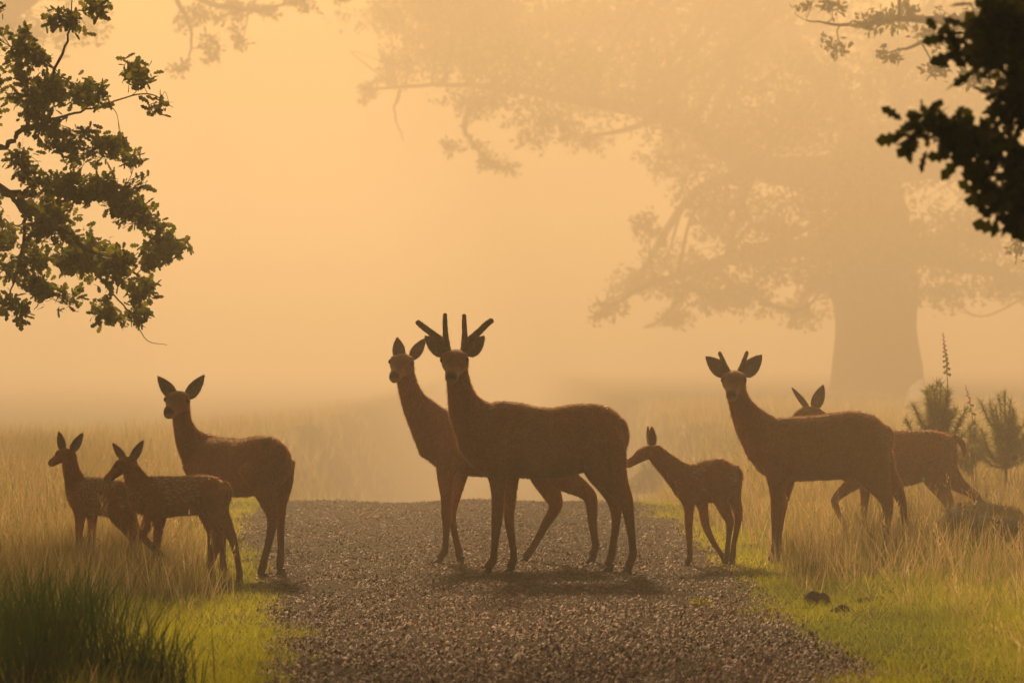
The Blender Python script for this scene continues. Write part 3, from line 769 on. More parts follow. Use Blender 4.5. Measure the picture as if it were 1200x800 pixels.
build_deer('hind', 'hind walking behind the young stag with one foreleg lifted', DEER, 'deer', 26.4,
    torso=[(985, 530, 26), (1004, 535, 33), (1030, 537, 34), (1055, 537, 33), (1080, 534, 30), (1100, 531, 26.5), (1114, 529, 19)],
    neck=[(992, 527, 27), (974, 507, 17), (961, 494, 12.5), (954, 486, 10.8)],
    head=(950.5, 483, 0, .30, 62, 26, 0),
    ears=[dict(b=(948, 479, 0), t=(927.5, 454, .03), w=4.0, n=(-.9, -.5, .2)), dict(b=(954.5, 479, .02), t=(965, 450.5, .03), w=6.4, n=(-.2, -1, .1))],
    legs=[dict(n=[(1008, 548, 17), (1005, 562, 10), (989, 574, 6.8), (978.5, 586, 5.2), (982, 600, 4), (988.5, 612, 3.6), (992.5, 619, 4.1), (997, 627)], d0=-.09, d1=-.09, snap=False),
          dict(n=[(1016, 548, 16), (1014.5, 566, 9), (1013.5, 580, 6), (1012.5, 593, 4.8), (1012, 608, 3.9), (1011, 623, 3.9), (1010, 630, 4.5), (1005, 637)], d0=.08, d1=.08),
          dict(n=[(1094, 538, 24), (1098, 558, 18), (1105, 577, 10), (1111.5, 590, 7), (1112, 606, 4.6), (1108, 622, 4.2), (1106.5, 630, 4.6), (1101, 639)], d0=-.08, d1=-.08),
          dict(n=[(1100, 538, 22), (1110, 555, 16), (1125, 567, 9), (1139, 574.5, 6.2), (1147, 583, 5.3), (1149.5, 600, 4.2), (1150, 616, 4.2), (1146, 627)], d0=.08, d1=.10)],
    tail=[(1118, 511, 4), (1127, 519, 4), (1130, 528, 3.2), (1129.5, 536, 1.8)], seed=18, tone=.94)

# ------------------------------------------------------------------ trees
_lt = np.array([[0, .03], [.25, .20], [.34, .11], [.50, .29], [.60, .15], [.78, .25], [1, .02]])
def leaf_template(full):
    if full:
        V, F = [], []
        for t, w in _lt:
            V += [(t, -w, .12 * w - .10 * t * t), (t, w, .12 * w - .10 * t * t)]
        for i in range(len(_lt) - 1):
            a, b = i * 2, i * 2 + 2
            F += [(a, a + 1, b + 1), (a, b + 1, b)]
        return np.array(V), np.array(F)
    return (np.array([(0, 0, 0), (.35, -.22, .05), (.40, .24, .04), (.62, -.16, .0), (.72, .2, .02), (1, 0, -.1)], float),
            np.array([(0, 2, 1), (1, 2, 4), (1, 4, 3), (3, 4, 5)]))
LEAF_FULL, LEAF_FAR = leaf_template(True), leaf_template(False)

def leaf_frames(P, D, rg, up=.35):
    Nn = rg.normal(0, .6, P.shape) + np.array([0, 0, up])
    X = unit(D); Y_ = unit(np.cross(Nn, X)); Z = np.cross(X, Y_)
    return np.stack([X, Y_, Z], -1)                     # columns

def leaf_mesh(P, Fm, S, C, tmpl):
    TV, TF = tmpl; n, k = len(P), len(TV)
    V = np.einsum('nij,kj->nki', Fm, TV) * S[:, None, None] + P[:, None]
    F = (np.arange(n)[:, None, None] * k + TF[None]).reshape(-1, 3)
    return V.reshape(-1, 3), F, np.repeat(C, k, 0)

OAK = np.array([[.05, .075, .014], [.065, .09, .018], [.085, .105, .02], [.04, .06, .012], [.12, .13, .025]])

def build_oak(label, base, trunk, limbs, clumps, leaf=.1, per=6, full=False, seed=3, twig_every=1, spread=1.0, parts=0, part_test=None, trunk_k=18, density=1.0, leafcol=1.0, over=(), over_leaf=.235):
    """trunk: [(x,y,z,r)], limbs: list of the same, clumps: (centre, radii, rosettes)"""
    rg = np.random.default_rng(seed)
    base = np.array(base, float)
    root = thing('oak_tree', label, 'tree', base)
    # trunk with flared buttresses
    T = spline(np.array(trunk, float), 5)
    V, F = tube(T[:, :3] - base, T[:, 3], trunk_k)
    c = np.repeat(T[:, :3] - base, trunk_k, 0); a = np.tile(np.arange(trunk_k) * 2 * np.pi / trunk_k, len(T))
    zz = np.repeat(T[:, 2] - base[2], trunk_k)
    k = 1 + (.07 * np.sin(3 * a + 1.0 + .2 * zz) + .05 * np.sin(7 * a + .5 * zz)) * (.8 + .5 * np.exp(-zz / 1.1))
    V = c + (V - c) * k[:, None]
    link('trunk', mk_mesh('trunk', V, F, smooth=True), M['bark'], root)
    pts = []
    for L in limbs:
        Q = spline(np.array(L, float), 7)
        Q[1:-1, :3] += rg.normal(0, 1, (len(Q) - 2, 3)) * np.minimum(.5 * Q[1:-1, 3:4], .06)
        V, F = tube(Q[:, :3] - base, Q[:, 3], 8)
        link('limb', mk_mesh('limb', V, F, smooth=True), M['bark'], root)
        pts += [q for q in Q[len(Q) // 5:]]
    pts = np.array(pts)
    TW = Acc(); PP, DD = [], []; n_low = 0
    for ci, (cc, rad, nr) in enumerate(list(clumps) + list(over)):
        hi = ci >= len(clumps)
        if ci == len(clumps): n_low = len(PP)
        nr = max(3, int(nr * (1 if hi else density)))
        cc = np.array(cc, float); rad = np.array(rad, float)
        pool = pts[pts[:, 2] > min(5.5, cc[2] - 1.5)] if hi else pts
        if len(pool) == 0: pool = pts
        s0 = pool[np.argmin(((pool[:, :3] - cc) ** 2).sum(1))]
        midp = (s0[:3] + cc) / 2 + rg.normal(0, .12, 3) * np.linalg.norm(cc - s0[:3]) + np.array([0, 0, .06 * np.linalg.norm(cc - s0[:3])])
        e = cc + (cc - s0[:3]) * .15; e[2] = min(e[2], cc[2] + .5 * rad[2]); midp[2] = min(midp[2], max(s0[2], cc[2]) + .3)
        sb = spline(np.array([[*s0[:3], s0[3] * .6], [*midp, s0[3] * .38], [*cc, s0[3] * .2], [*e, s0[3] * .1]]), 5)
        sb[:, 3] = np.maximum(sb[:, 3], leaf * .025)
        V, F = tube(sb[:, :3] - base, sb[:, 3], 5); TW.add(V, F)
        d = rg.normal(0, 1, (nr, 3)); d = unit(d) * rg.random((nr, 1)) ** .42
        # sub-clusters give light and dark clumps with gaps
        ncl = max(2, nr // 9); cl = unit(rg.normal(0, 1, (ncl, 3))) * rg.random((ncl, 1)) ** .4
        d = .55 * d * .75 + .85 * cl[rg.integers(0, ncl, nr)] * .75 + rg.normal(0, .07, (nr, 3))
        p = cc + d * rad * spread
        for i in range(nr):
            q = sb[rg.integers(len(sb) // 3, len(sb))]
            dv = p[i] - q[:3]
            if i % (14 if hi else twig_every) == 0:
                mm = q[:3] + dv * .5 + rg.normal(0, .1, 3) * np.linalg.norm(dv) + np.array([0, 0, -.05 * np.linalg.norm(dv)])
                tw = spline(np.array([q[:3], mm, p[i]]), 3)
                V, F = tube(tw - base, np.linspace(max(q[3] * .45, leaf * .03), leaf * .016, len(tw)), 4); TW.add(V, F)
            dv = unit(dv)
            for _ in range(4 if hi else per):
                dd = unit(dv * rg.uniform(.1, 1) + rg.normal(0, .75, 3)); PP.append(p[i] + rg.normal(0, (over_leaf if hi else leaf) * .35, 3)); DD.append(dd)
    link('twigs', TW.mesh('twigs', True), M['bark'], root)['kind'] = 'stuff'
    PP, DD = np.array(PP), np.array(DD); n = len(PP); n_low = n_low or n
    Fm = leaf_frames(PP, DD, rg); S = np.where(np.arange(n) < n_low, leaf, over_leaf) * rg.uniform(.6, 1.25, n)
    C = OAK[rg.integers(0, len(OAK), n)] * rg.uniform(.75, 1.3, (n, 1)) * leafcol
    sel = np.zeros(n, bool)
    if parts:
        ok = np.where(part_test(PP))[0]
        ok = ok[np.argsort(-S[ok] * np.abs(Fm[ok, 1, 2]))][:parts]; sel[ok] = True
        TV, TF = LEAF_FULL
        lm = [mk_mesh('leaf', TV, TF, np.tile(OAK[q] * leafcol, (len(TV), 1))) for q in range(len(OAK))]
        for me_ in lm: me_.materials.append(M['leaf'])
        for i in ok:
            o = bpy.data.objects.new('leaf', lm[rg.integers(0, len(lm))]); COL.objects.link(o); o.parent = root
            mw = Matrix([list(Fm[i, r] * S[i]) + [PP[i, r] - base[r]] for r in range(3)] + [[0, 0, 0, 1]])
            o.matrix_local = mw
    q = ~sel
    low = np.arange(n) < n_low
    CR = Acc()
    for qq, tm in ((q & low, LEAF_FULL if full else LEAF_FAR), (q & ~low, LEAF_FAR)):
        if qq.any(): CR.add(*leaf_mesh(PP[qq] - base, Fm[qq], S[qq], C[qq], tm))
    link('crown', CR.mesh('crown'), M['leaf'], root)['kind'] = 'stuff'
    return root

def pclump(x, y, rx, ry, Y, n, rd=None, dY=0.0):
    s = Y / FPX
    return (px(x, y, Y + dY), (rx * s, (rd or (rx + ry) * .5 * s), ry * s), n)
def P4(x, y, Y, r): return (*px(x, y, Y), r)

# the great oak in the mist, far right
def trunk_of(x, y, r, h, lean=(0, 0)):
    z = float(ground(x, y)) - .1
    return [(x, y, z, r * 1.14), (x, y, z + .5, r * 1.06), (x + .02, y, z + 1.2, r * 1.02), (x + .03, y, z + h * .3, r * .9), (x + .3 * lean[0], y + .3 * lean[1], z + h * .55, r * .95), (x + lean[0], y + lean[1], z + h, r * .6)], (x, y, z + .1)
YA = 150.0; SA = YA / 92.0
t, b = trunk_of(9.75 * SA, YA, 1.17 * SA, 6.0 * SA)
rg = np.random.default_rng(5)
cl = []
for (x, y, rx, ry, n) in ((425, 108, 30, 16, 16), (462, 78, 34, 34, 40), (515, 60, 55, 48, 90), (560, 118, 40, 34, 50), (548, 172, 26, 10, 10), (590, 190, 36, 18, 24), (455, 20, 30, 30, 26),
        (600, 70, 80, 62, 150), (640, 140, 55, 35, 60), (690, 105, 75, 58, 150), (690, 160, 40, 20, 26), (765, 80, 90, 75, 190), (860, 80, 95, 75, 190), (785, 185, 55, 45, 80),
        (850, 180, 75, 55, 140), (940, 150, 95, 85, 230), (1050, 150, 110, 95, 260), (1160, 190, 100, 95, 230), (830, 255, 55, 35, 60), (900, 260, 75, 52, 110),
        (1000, 260, 95, 55, 160), (1110, 285, 95, 50, 150), (745, 330, 48, 28, 50), (712, 362, 34, 16, 20), (800, 320, 65, 40, 80), (778, 372, 46, 16, 26),
        (870, 345, 65, 34, 70), (930, 368, 50, 20, 36), (1000, 335, 95, 36, 90), (1105, 340, 85, 30, 70), (1190, 335, 65, 30, 60), (760, 270, 26, 22, 20),
        (560, 20, 80, 30, 90), (700, 20, 100, 36, 120), (900, 10, 140, 40, 160), (1100, 40, 140, 50, 180)):
    cl.append(pclump(x, y, rx, ry, YA, n, rd=2.2 * SA, dY=SA * float(rg.uniform(-8, 2))))
for (x, y, rx, ry, n) in ((880, 150, 80, 50, 110), (960, 110, 80, 60, 120), (1030, 200, 70, 50, 110), (1110, 120, 80, 60, 120), (960, 240, 70, 45, 100), (1060, 290, 70, 35, 80), (900, 310, 60, 28, 60),
        (980, 320, 60, 26, 60), (1150, 260, 70, 50, 90), (780, 130, 70, 45, 80), (680, 75, 70, 45, 70), (840, 230, 60, 36, 60), (820, 345, 50, 24, 40), (1180, 320, 50, 26, 40), (1040, 90, 80, 50, 90), (1020, 345, 50, 16, 30)):
    cl.append(pclump(x, y, rx, ry, YA, n, rd=2.5 * SA, dY=SA * float(rg.uniform(-11, -7))))
for _ in range(46):   # the part of the crown above the picture
    a, r = rg.uniform(0, 6.28), 13 * rg.random() ** .5
    cl.append((((7.5 + r * math.cos(a)) * SA, YA + r * math.sin(a) * .9 * SA, rg.uniform(9.8, 10.4) * SA), (2.6 * SA, 2.6 * SA, .8 * SA), 60))
top = t[-1][:3]
lim = [[(*top, .6 * SA), P4(900, 200, YA - 2 * SA, .36 * SA), P4(790, 140, YA - 4 * SA, .22 * SA), P4(640, 110, YA - 5 * SA, .12 * SA), P4(520, 100, YA - 5 * SA, .06 * SA), P4(425, 105, YA - 5 * SA, .03 * SA)],
       [(top[0], top[1], top[2] - 2.2 * SA, .4 * SA), P4(930, 290, YA - 3 * SA, .25 * SA), P4(850, 305, YA - 5 * SA, .16 * SA), P4(770, 330, YA - 6 * SA, .08 * SA), P4(705, 365, YA - 6 * SA, .03 * SA)],
       [(*top, .6 * SA), P4(1090, 190, YA - 3 * SA, .45 * SA), P4(1180, 200, YA - 4 * SA, .3 * SA), P4(1280, 260, YA - 4 * SA, .15 * SA), P4(1330, 300, YA - 4 * SA, .05 * SA)],
       [(top[0], top[1], top[2] - 1.5 * SA, .4 * SA), P4(1090, 300, YA - 3 * SA, .3 * SA), P4(1170, 320, YA - 4 * SA, .15 * SA), P4(1220, 345, YA - 5 * SA, .04 * SA)],
       [(*top, .8), (top[0] - 1, YA + 1, 12, .7), (top[0] - 3, YA + 2, 15, .4), (top[0] - 4, YA + 3, 16.5, .1)],
       [(*top, .7), (top[0] + 2, YA - 2, 12, .6), (top[0] + 4, YA - 3, 15, .35), (top[0] + 5, YA - 3, 16.5, .1)],
       [P4(560, 115, YA - 5 * SA, .1 * SA), P4(545, 150, YA - 5 * SA, .07 * SA), P4(575, 195, YA - 5 * SA, .03 * SA)],
       [P4(470, 105, YA - 5 * SA, .05 * SA), P4(462, 130, YA - 5 * SA, .03 * SA), P4(473, 166, YA - 5 * SA, .012 * SA)]]
build_oak('huge oak fading into the mist, its thick trunk in view behind the grass', b, t, lim, cl, leaf=.28, per=4, seed=21, twig_every=12, trunk_k=40, density=2.6)

# oak on the left whose low bough reaches into the picture
YB = 26.2
t, b = trunk_of(-7.4, 27.5, .42, 5.5, (.4, -.2))
top = t[-1][:3]
cl = []
for (x, y, rx, ry, n) in ((22, 55, 30, 34, 26), (75, 18, 34, 18, 16), (108, 10, 20, 12, 7), (36, 110, 48, 36, 42), (88, 108, 32, 22, 18), (122, 118, 16, 12, 6), (150, 76, 14, 16, 8), (168, 96, 20, 12, 8), (186, 126, 14, 7, 4),
        (60, 150, 44, 22, 26), (108, 178, 36, 20, 20), (140, 168, 18, 10, 6), (154, 186, 14, 10, 5), (22, 190, 30, 18, 13), (72, 222, 46, 26, 34), (130, 232, 42, 24, 30), (168, 252, 36, 22, 26), (196, 282, 24, 13, 13),
        (62, 268, 48, 28, 40), (104, 298, 46, 30, 44), (30, 308, 36, 34, 26), (144, 318, 36, 24, 28), (168, 342, 26, 16, 15), (60, 344, 46, 22, 24), (18, 362, 24, 18, 9), (122, 360, 28, 16, 13), (172, 300, 34, 18, 18), (4, 262, 18, 36, 10),
        (-40, 120, 50, 60, 50), (-45, 260, 50, 80, 50), (-40, 20, 40, 50, 40), (200, 300, 16, 8, 5), (150, 372, 20, 8, 6)):
    cl.append(pclump(x, y, rx, ry, YB, n, rd=.35, dY=float(rg.uniform(-.5, .5))))
lim = [[(top[0], top[1], top[2] - 2.2, .16), (-5.6, 27, 3.2, .11), P4(-60, 205, YB, .07), P4(5, 223, YB, .036), P4(32, 241, YB, .03), P4(70, 268, YB, .024), P4(108, 294, YB, .016), P4(155, 318, YB, .009), P4(178, 340, YB, .004)],
       [P4(5, 223, YB, .022), P4(28, 250, YB, .016), P4(26, 290, YB, .012), P4(16, 330, YB, .007), P4(5, 360, YB, .004)],
       [(-5.4, 27, 3.3, .09), P4(-60, 190, YB, .05), P4(0, 173, YB, .024), P4(26, 152, YB, .02), P4(52, 105, YB, .015), P4(78, 48, YB, .009), P4(84, 0, YB, .004)],
       [P4(28, 150, YB, .014), P4(80, 135, YB, .010), P4(126, 121, YB, .007), P4(173, 110, YB, .005), P4(203, 126, YB, .002)],
       [P4(95, 285, YB, .010), P4(120, 330, YB, .007), P4(152, 366, YB, .005), P4(172, 398, YB, .003), P4(196, 404, YB, .0018)],
       [P4(40, 245, YB, .014), P4(100, 230, YB, .010), P4(160, 248, YB, .006), P4(205, 285, YB, .002)],
       [P4(16, 180, YB, .010), P4(40, 205, YB, .007), P4(52, 225, YB, .004), P4(95, 200, YB, .002)],
       [(*top, .26), (-5.5, 27.5, 7.5, .2), (-3, 28.5, 9.0, .13), (0, 30, 10, .06)], [(*top, .24), (-7, 31, 8, .17), (-5, 36, 9.5, .1), (-4, 39, 10, .04)],
       [(*top, .24), (-9, 26, 8, .16), (-11, 25, 10.5, .06)], [(*top, .26), (-6.5, 27, 9, .18), (-6, 26, 13, .06)], [(*top, .2), (-5.5, 24, 7.5, .13), (-3.5, 21, 8.8, .05)]]
SHADE_OVER_B = [((rg.uniform(-9.5, -.3), rg.uniform(17, 32), rg.uniform(7.6, 14)), (1.5, 1.5, 1.0), 26) for _ in range(380)]  # unseen dense canopy, added and shaped to shade the air before the deer
b_tree = build_oak('oak beside the left bank whose leafy bough hangs over the fawns', b, t, lim, cl, over=SHADE_OVER_B, leaf=.075, per=6, full=True, seed=22, twig_every=1, density=2.0, spread=1.15, leafcol=1.5,
    parts=300, part_test=lambda p: (p[:, 1] < 27.5) & ((p[:, 0] / p[:, 1] * FPX + 600) > 4) & ((HOR - (p[:, 2] - CH) / p[:, 1] * FPX) > 6))

# oak on the right, close to the viewer, whose dark twig tip hangs in at the upper corner
YC = 11.6
t, b = trunk_of(5.6, 13.5, .4, 5.0, (-.3, .3))
top = t[-1][:3]
cl = []
for (x, y, rx, ry, n) in ((1188, 42, 34, 34, 10), (1150, 62, 30, 18, 5), (1122, 44, 14, 10, 2), (1186, 105, 26, 34, 7), (1104, 158, 20, 8, 3), (1076, 152, 12, 6, 2), (1136, 182, 26, 12, 4), (1180, 190, 32, 28, 8), (1166, 222, 16, 16, 3), (1188, 256, 20, 18, 5),
                          (1240, 80, 50, 70, 16), (1240, 200, 50, 60, 14), (1175, 5, 40, 20, 6), (1310, 100, 60, 60, 14), (1390, 80, 60, 60, 14), (1480, 60, 70, 70, 14), (1580, 20, 80, 70, 14), (1320, 200, 50, 50, 10)):
    cl.append(pclump(x, y, rx, ry, YC, n, rd=.10, dY=float(rg.uniform(-.15, .15))))
lim = [[(top[0], top[1], top[2] - 1.3, .15), (4.2, 12.4, 3.2, .10), (3.0, 11.8, 2.75, .06), P4(1330, 90, YC, .03), P4(1250, 100, YC, .016), P4(1195, 95, YC, .01), P4(1150, 60, YC, .005), P4(1115, 42, YC, .002)],
       [P4(1290, 120, YC, .018), P4(1230, 175, YC, .012), P4(1180, 190, YC, .008), P4(1130, 178, YC, .005), P4(1070, 152, YC, .002)],
       [P4(1225, 178, YC, .010), P4(1195, 225, YC, .006), P4(1180, 270, YC, .002)],
       [(*top, .24), (4.5, 15, 7, .18), (2.5, 17, 8, .1), (.5, 19, 9, .04)], [(*top, .22), (6, 18, 8, .15), (5, 22, 9, .05)], [(*top, .22), (7, 12, 8, .14), (8, 11, 11, .05)], [(*top, .24), (5, 13.5, 9, .16), (4.5, 14, 13, .05)]]
SHADE_OVER_C = [((rg.uniform(-3, 9.5), rg.uniform(8, 23), rg.uniform(6.6, 12.5)), (1.5, 1.5, 1.0), 26) for _ in range(240)]  # unseen foliage added overhead to keep sun off the air near the camera
build_oak('oak close to the viewer whose dark leafy twig hangs into the upper right corner', b, t, lim, cl, over=SHADE_OVER_C, leaf=.085, per=6, full=True, seed=23, twig_every=1,
    parts=300, part_test=lambda p: (p[:, 1] < 12.2) & (p[:, 2] < 3.0) & ((p[:, 0] / p[:, 1] * FPX + 600) < 1215), leafcol=.7, density=2.6, spread=1.1)

# oak between, whose bough shows along the top right
YD = 50.0
t, b = trunk_of(10.6, 50.5, .55, 6.5, (-.4, -.3))
top = t[-1][:3]
cl = []
for (x, y, rx, ry, n) in ((975, 12, 26, 14, 12), (1010, 30, 34, 22, 22), (985, 52, 22, 12, 9), (1050, 18, 36, 22, 22), (1085, 50, 30, 20, 14), (1030, 62, 26, 10, 8), (1100, 85, 26, 14, 9), (1130, 30, 40, 30, 30), (1160, 90, 40, 24, 20), (1190, 250, 26, 20, 8), (1196, 300, 20, 16, 6), (950, 6, 16, 8, 4), (1230, 20, 40, 30, 24), (1290, 0, 40, 30, 24), (1245, 200, 30, 24, 16), (1270, 150, 30, 24, 16)):
    cl.append(pclump(x, y, rx, ry, YD, n, rd=.6, dY=float(rg.uniform(-1, 1))))
lim = [[(*top, .3), (8.8, 50, 7.0, .2), P4(1190, 20, YD, .12), P4(1120, 25, YD, .08), P4(1060, 20, YD, .05), P4(1000, 30, YD, .03), P4(945, 24, YD, .01)],
       [P4(1130, 22, YD, .05), P4(1080, 50, YD, .03), P4(1040, 62, YD, .01)], [(top[0], top[1], top[2] - 2.5, .2), (9.5, 49.5, 4.6, .1), P4(1225, 230, YD, .05), P4(1195, 260, YD, .02), P4(1190, 310, YD, .008)],
       [(*top, .3), (9, 52, 9.5, .2), (7, 53, 12, .08)], [(*top, .3), (12, 49, 9.5, .2), (14, 48, 12, .08)], [(*top, .3), (10, 50, 12, .15), (10, 50, 14, .05)]]
OVER_D = [((9.6 + 6.5 * math.cos(a) * q, 51 + 6.0 * math.sin(a) * q, rg.uniform(9.0, 13.8)), (2.0, 2.0, 1.0), 30) for a, q in zip(rg.uniform(0, 6.28, 55), rg.random(55) ** .5)]
build_oak('oak on the right bank with a leafy bough reaching in front of the misty oak', b, t, lim, cl, over=OVER_D, over_leaf=.2, leaf=.11, per=6, seed=24, twig_every=2, density=1.5)

# misty oak beyond the left meadow, only the ends of its upper boughs in view
YE = 112.0
t, b = trunk_of(-23, YE + 2, 1.1, 8.5, (1, 0))
top = t[-1][:3]
cl = []
for (x, y, rx, ry, n) in ((225, 20, 30, 22, 26), (270, 18, 36, 24, 34), (240, 55, 26, 20, 20), (215, 72, 22, 16, 10), (310, 12, 30, 16, 22), (355, 4, 32, 10, 18), (285, 45, 22, 14, 10), (395, -4, 26, 10, 12)):
    cl.append(pclump(x, y, rx, ry, YE, n, rd=1.2, dY=float(rg.uniform(-2, 2))))
lim = [[(*top, .5), (-17, YE, 12.4, .4), P4(120, -70, YE, .2), P4(215, -10, YE, .12), P4(290, 10, YE, .07), P4(400, -8, YE, .02)],
       [P4(200, -15, YE, .1), P4(225, 40, YE, .05), P4(213, 92, YE, .015)], [(*top, .5), (-22, YE + 2, 11, .4), (-21, YE + 2, 14, .1)], [(*top, .5), (-27, YE + 3, 11, .35), (-31, YE + 3, 14, .1)]]
OVER_E = [((-23 + 9.0 * math.cos(a) * q, YE + 3 + 9.0 * math.sin(a) * q, rg.uniform(12.5, 14)), (2.8, 2.8, 1.0), 40) for a, q in zip(rg.uniform(0, 6.28, 50), rg.random(50) ** .5)]
build_oak('misty oak whose upper boughs show faintly above the left meadow', b, t, lim, cl, over=OVER_E, over_leaf=.26, leaf=.2, density=1.6, per=6, seed=25, twig_every=4)


# ------------------------------------------------------------------ small plants and things on the ground
def gpos(x, y, dz=0.0):
    """ground point seen at picture position x, y (flat-ground start, then refined)"""
    Y = FPX * CH / (y - HOR)
    for _ in range(12):
        X = (x - 600) * Y / FPX; Y = FPX * (CH - float(ground(X, Y))) / (y - HOR)
    return np.array([(x - 600) * Y / FPX, Y, float(ground((x - 600) * Y / FPX, Y))])

def lump(rx, ry, rz, seed, nu=12, nv=18, rough=.15, flat=.0, jag=0.0):
    rg = np.random.default_rng(seed); ph = rg.uniform(0, 6.28, (6, 3)); fr = rg.normal(0, 2.2, (6, 3))
    V, F = [], []
    for i in range(nu + 1):
        th = math.pi * i / nu
        for j in range(nv):
            a = 2 * math.pi * j / nv
            p = np.array([math.sin(th) * math.cos(a), math.sin(th) * math.sin(a), math.cos(th)])
            k = 1 + rough * sum(math.sin(fr[q] @ p + ph[q, 0]) for q in range(6)) / 2.2 + jag * rg.normal()
            V.append(p * k * np.array([rx, ry, rz]))
    for i in range(nu):
        for j in range(nv): F.append((i * nv + j, (i + 1) * nv + j, (i + 1) * nv + (j + 1) % nv, i * nv + (j + 1) % nv))
    return np.array(V), np.array(F)

# rush tussocks, lower left
spots = [(62, 790, .62, 330, 'tall dark green rush tussock with the fullest fan of blades'), (128, 800, .52, 260, 'green rush tussock beside the lit turf verge'), (12, 772, .55, 260, 'dark rush tussock at the outer side of the fullest one'),
         (100, 745, .42, 220, 'smaller rush tussock behind the fullest one, below the fawns'), (185, 806, .36, 200, 'low rush tussock nearest the gravel on the left verge'), (-45, 800, .6, 240, 'rush tussock outside the row on the left bank'), (30, 820, .5, 240, 'rush tussock in front of the fullest one')]
for i, (x, y, h, n, lab) in enumerate(spots):
    b = gpos(x, y)
    r = rng.normal(0, .10, (n, 2)); hh = h * rng.uniform(.45, 1.1, n)
    C = pick(np.array([[.035, .075, .014], [.05, .09, .018], [.03, .06, .012], [.09, .10, .03]]), n)
    ang = np.arctan2(r[:, 1], r[:, 0])
    V, F, CC = blades(b[0] + r[:, 0], b[1] + r[:, 1], hh, np.full(n, .0065), rng.uniform(.08, .5, n), C, 2, .5)
    o = link('rush_tussock', mk_mesh('rush_tussock', V - b, F, CC), M['grass'], loc=b)
    tag(o, lab, 'rush', 'rush tussocks on the left bank')

# young pines on the right bank
M['needle'] = mat_leaf('pine_needle', .6, 1.0, .5)
def pine(lab, x, h, lo, wd, nb, seed, tilt=0.0):
    rg = np.random.default_rng(seed)
    Y = 29.5 + seed % 3 * .6
    b = np.array([(x - 600) * Y / FPX, Y, 0]); b[2] = float(ground(b[0], b[1]))
    t = thing('young_pine', lab, 'pine sapling', b, 'young pines among the grass')
    ST = Acc(); V, F = tube(spline(np.array([[0, 0, -.05], [.02, 0, h * .35], [tilt * h * .6, 0, h * .7], [tilt * h, 0, h]]), 4), np.linspace(.016, .004, 13), 6); ST.add(V, F)
    NP, ND, NL = [], [], []
    for k in range(nb):
        f = lo + (.75 - lo) * rg.random(); a = k * 2.4 + rg.uniform(-.5, .5); e = rg.uniform(.12, 1.35); L = wd * rg.uniform(.45, 1.25)
        p0 = np.array([tilt * h * f, 0, h * f]); d = np.array([math.cos(a) * math.cos(e), math.sin(a) * math.cos(e), 0])
        Q = spline(np.array([p0, p0 + d * L * .6 + np.array([0, 0, .35 * L * math.sin(e)]), p0 + d * L + np.array([0, 0, L * (.25 + .95 * math.sin(e))])]), 6)
        V, F = tube(Q, np.linspace(.008, .0025, len(Q)), 5); ST.add(V, F)
        for _ in range(230):
            u = rg.random() ** .7; j = u * (len(Q) - 1.01); i0 = int(j); p = Q[i0] + (Q[i0 + 1] - Q[i0]) * (j - i0)
            tg = unit(Q[min(i0 + 1, len(Q) - 1)] - Q[i0] + 1e-6)
            NP.append(p); ND.append(unit(tg * rg.uniform(.3, .9) + rg.normal(0, .75, 3))); NL.append(rg.uniform(.05, .10))
    for _ in range(260):
        f = rg.uniform(lo + .1, 1.0); NP.append(np.array([tilt * h * f, 0, h * f])); ND.append(unit(np.array([0, 0, .7]) + rg.normal(0, .6, 3))); NL.append(rg.uniform(.05, .10))
    link('stem', ST.mesh('stem', True), M['bark'], t)
    NP, ND, NL = np.array(NP), np.array(ND), np.array(NL); n = len(NP)
    w = unit(np.cross(ND, rg.normal(0, 1, (n, 3)))) * .0036
    V = np.stack([NP - w, NP + w, NP + ND * NL[:, None]], 1).reshape(-1, 3)
    C = pick(np.array([[.30, .28, .10], [.22, .23, .08], [.40, .36, .15]]), n)
    link('needles', mk_mesh('needles', V, np.arange(3 * n).reshape(-1, 3), np.repeat(C, 3, 0)), M['needle'], t)['kind'] = 'stuff'
    return b
pb = pine('largest young pine with bare fork, behind the walking hind', 1098, 1.16, .52, .29, 36, 3)
pb2 = pine('spreading young pine farthest from the walking hind', 1176, .98, .38, .33, 34, 4, .06)
pine('small low pine between the other two young pines', 1137, .74, .35, .24, 18, 5)

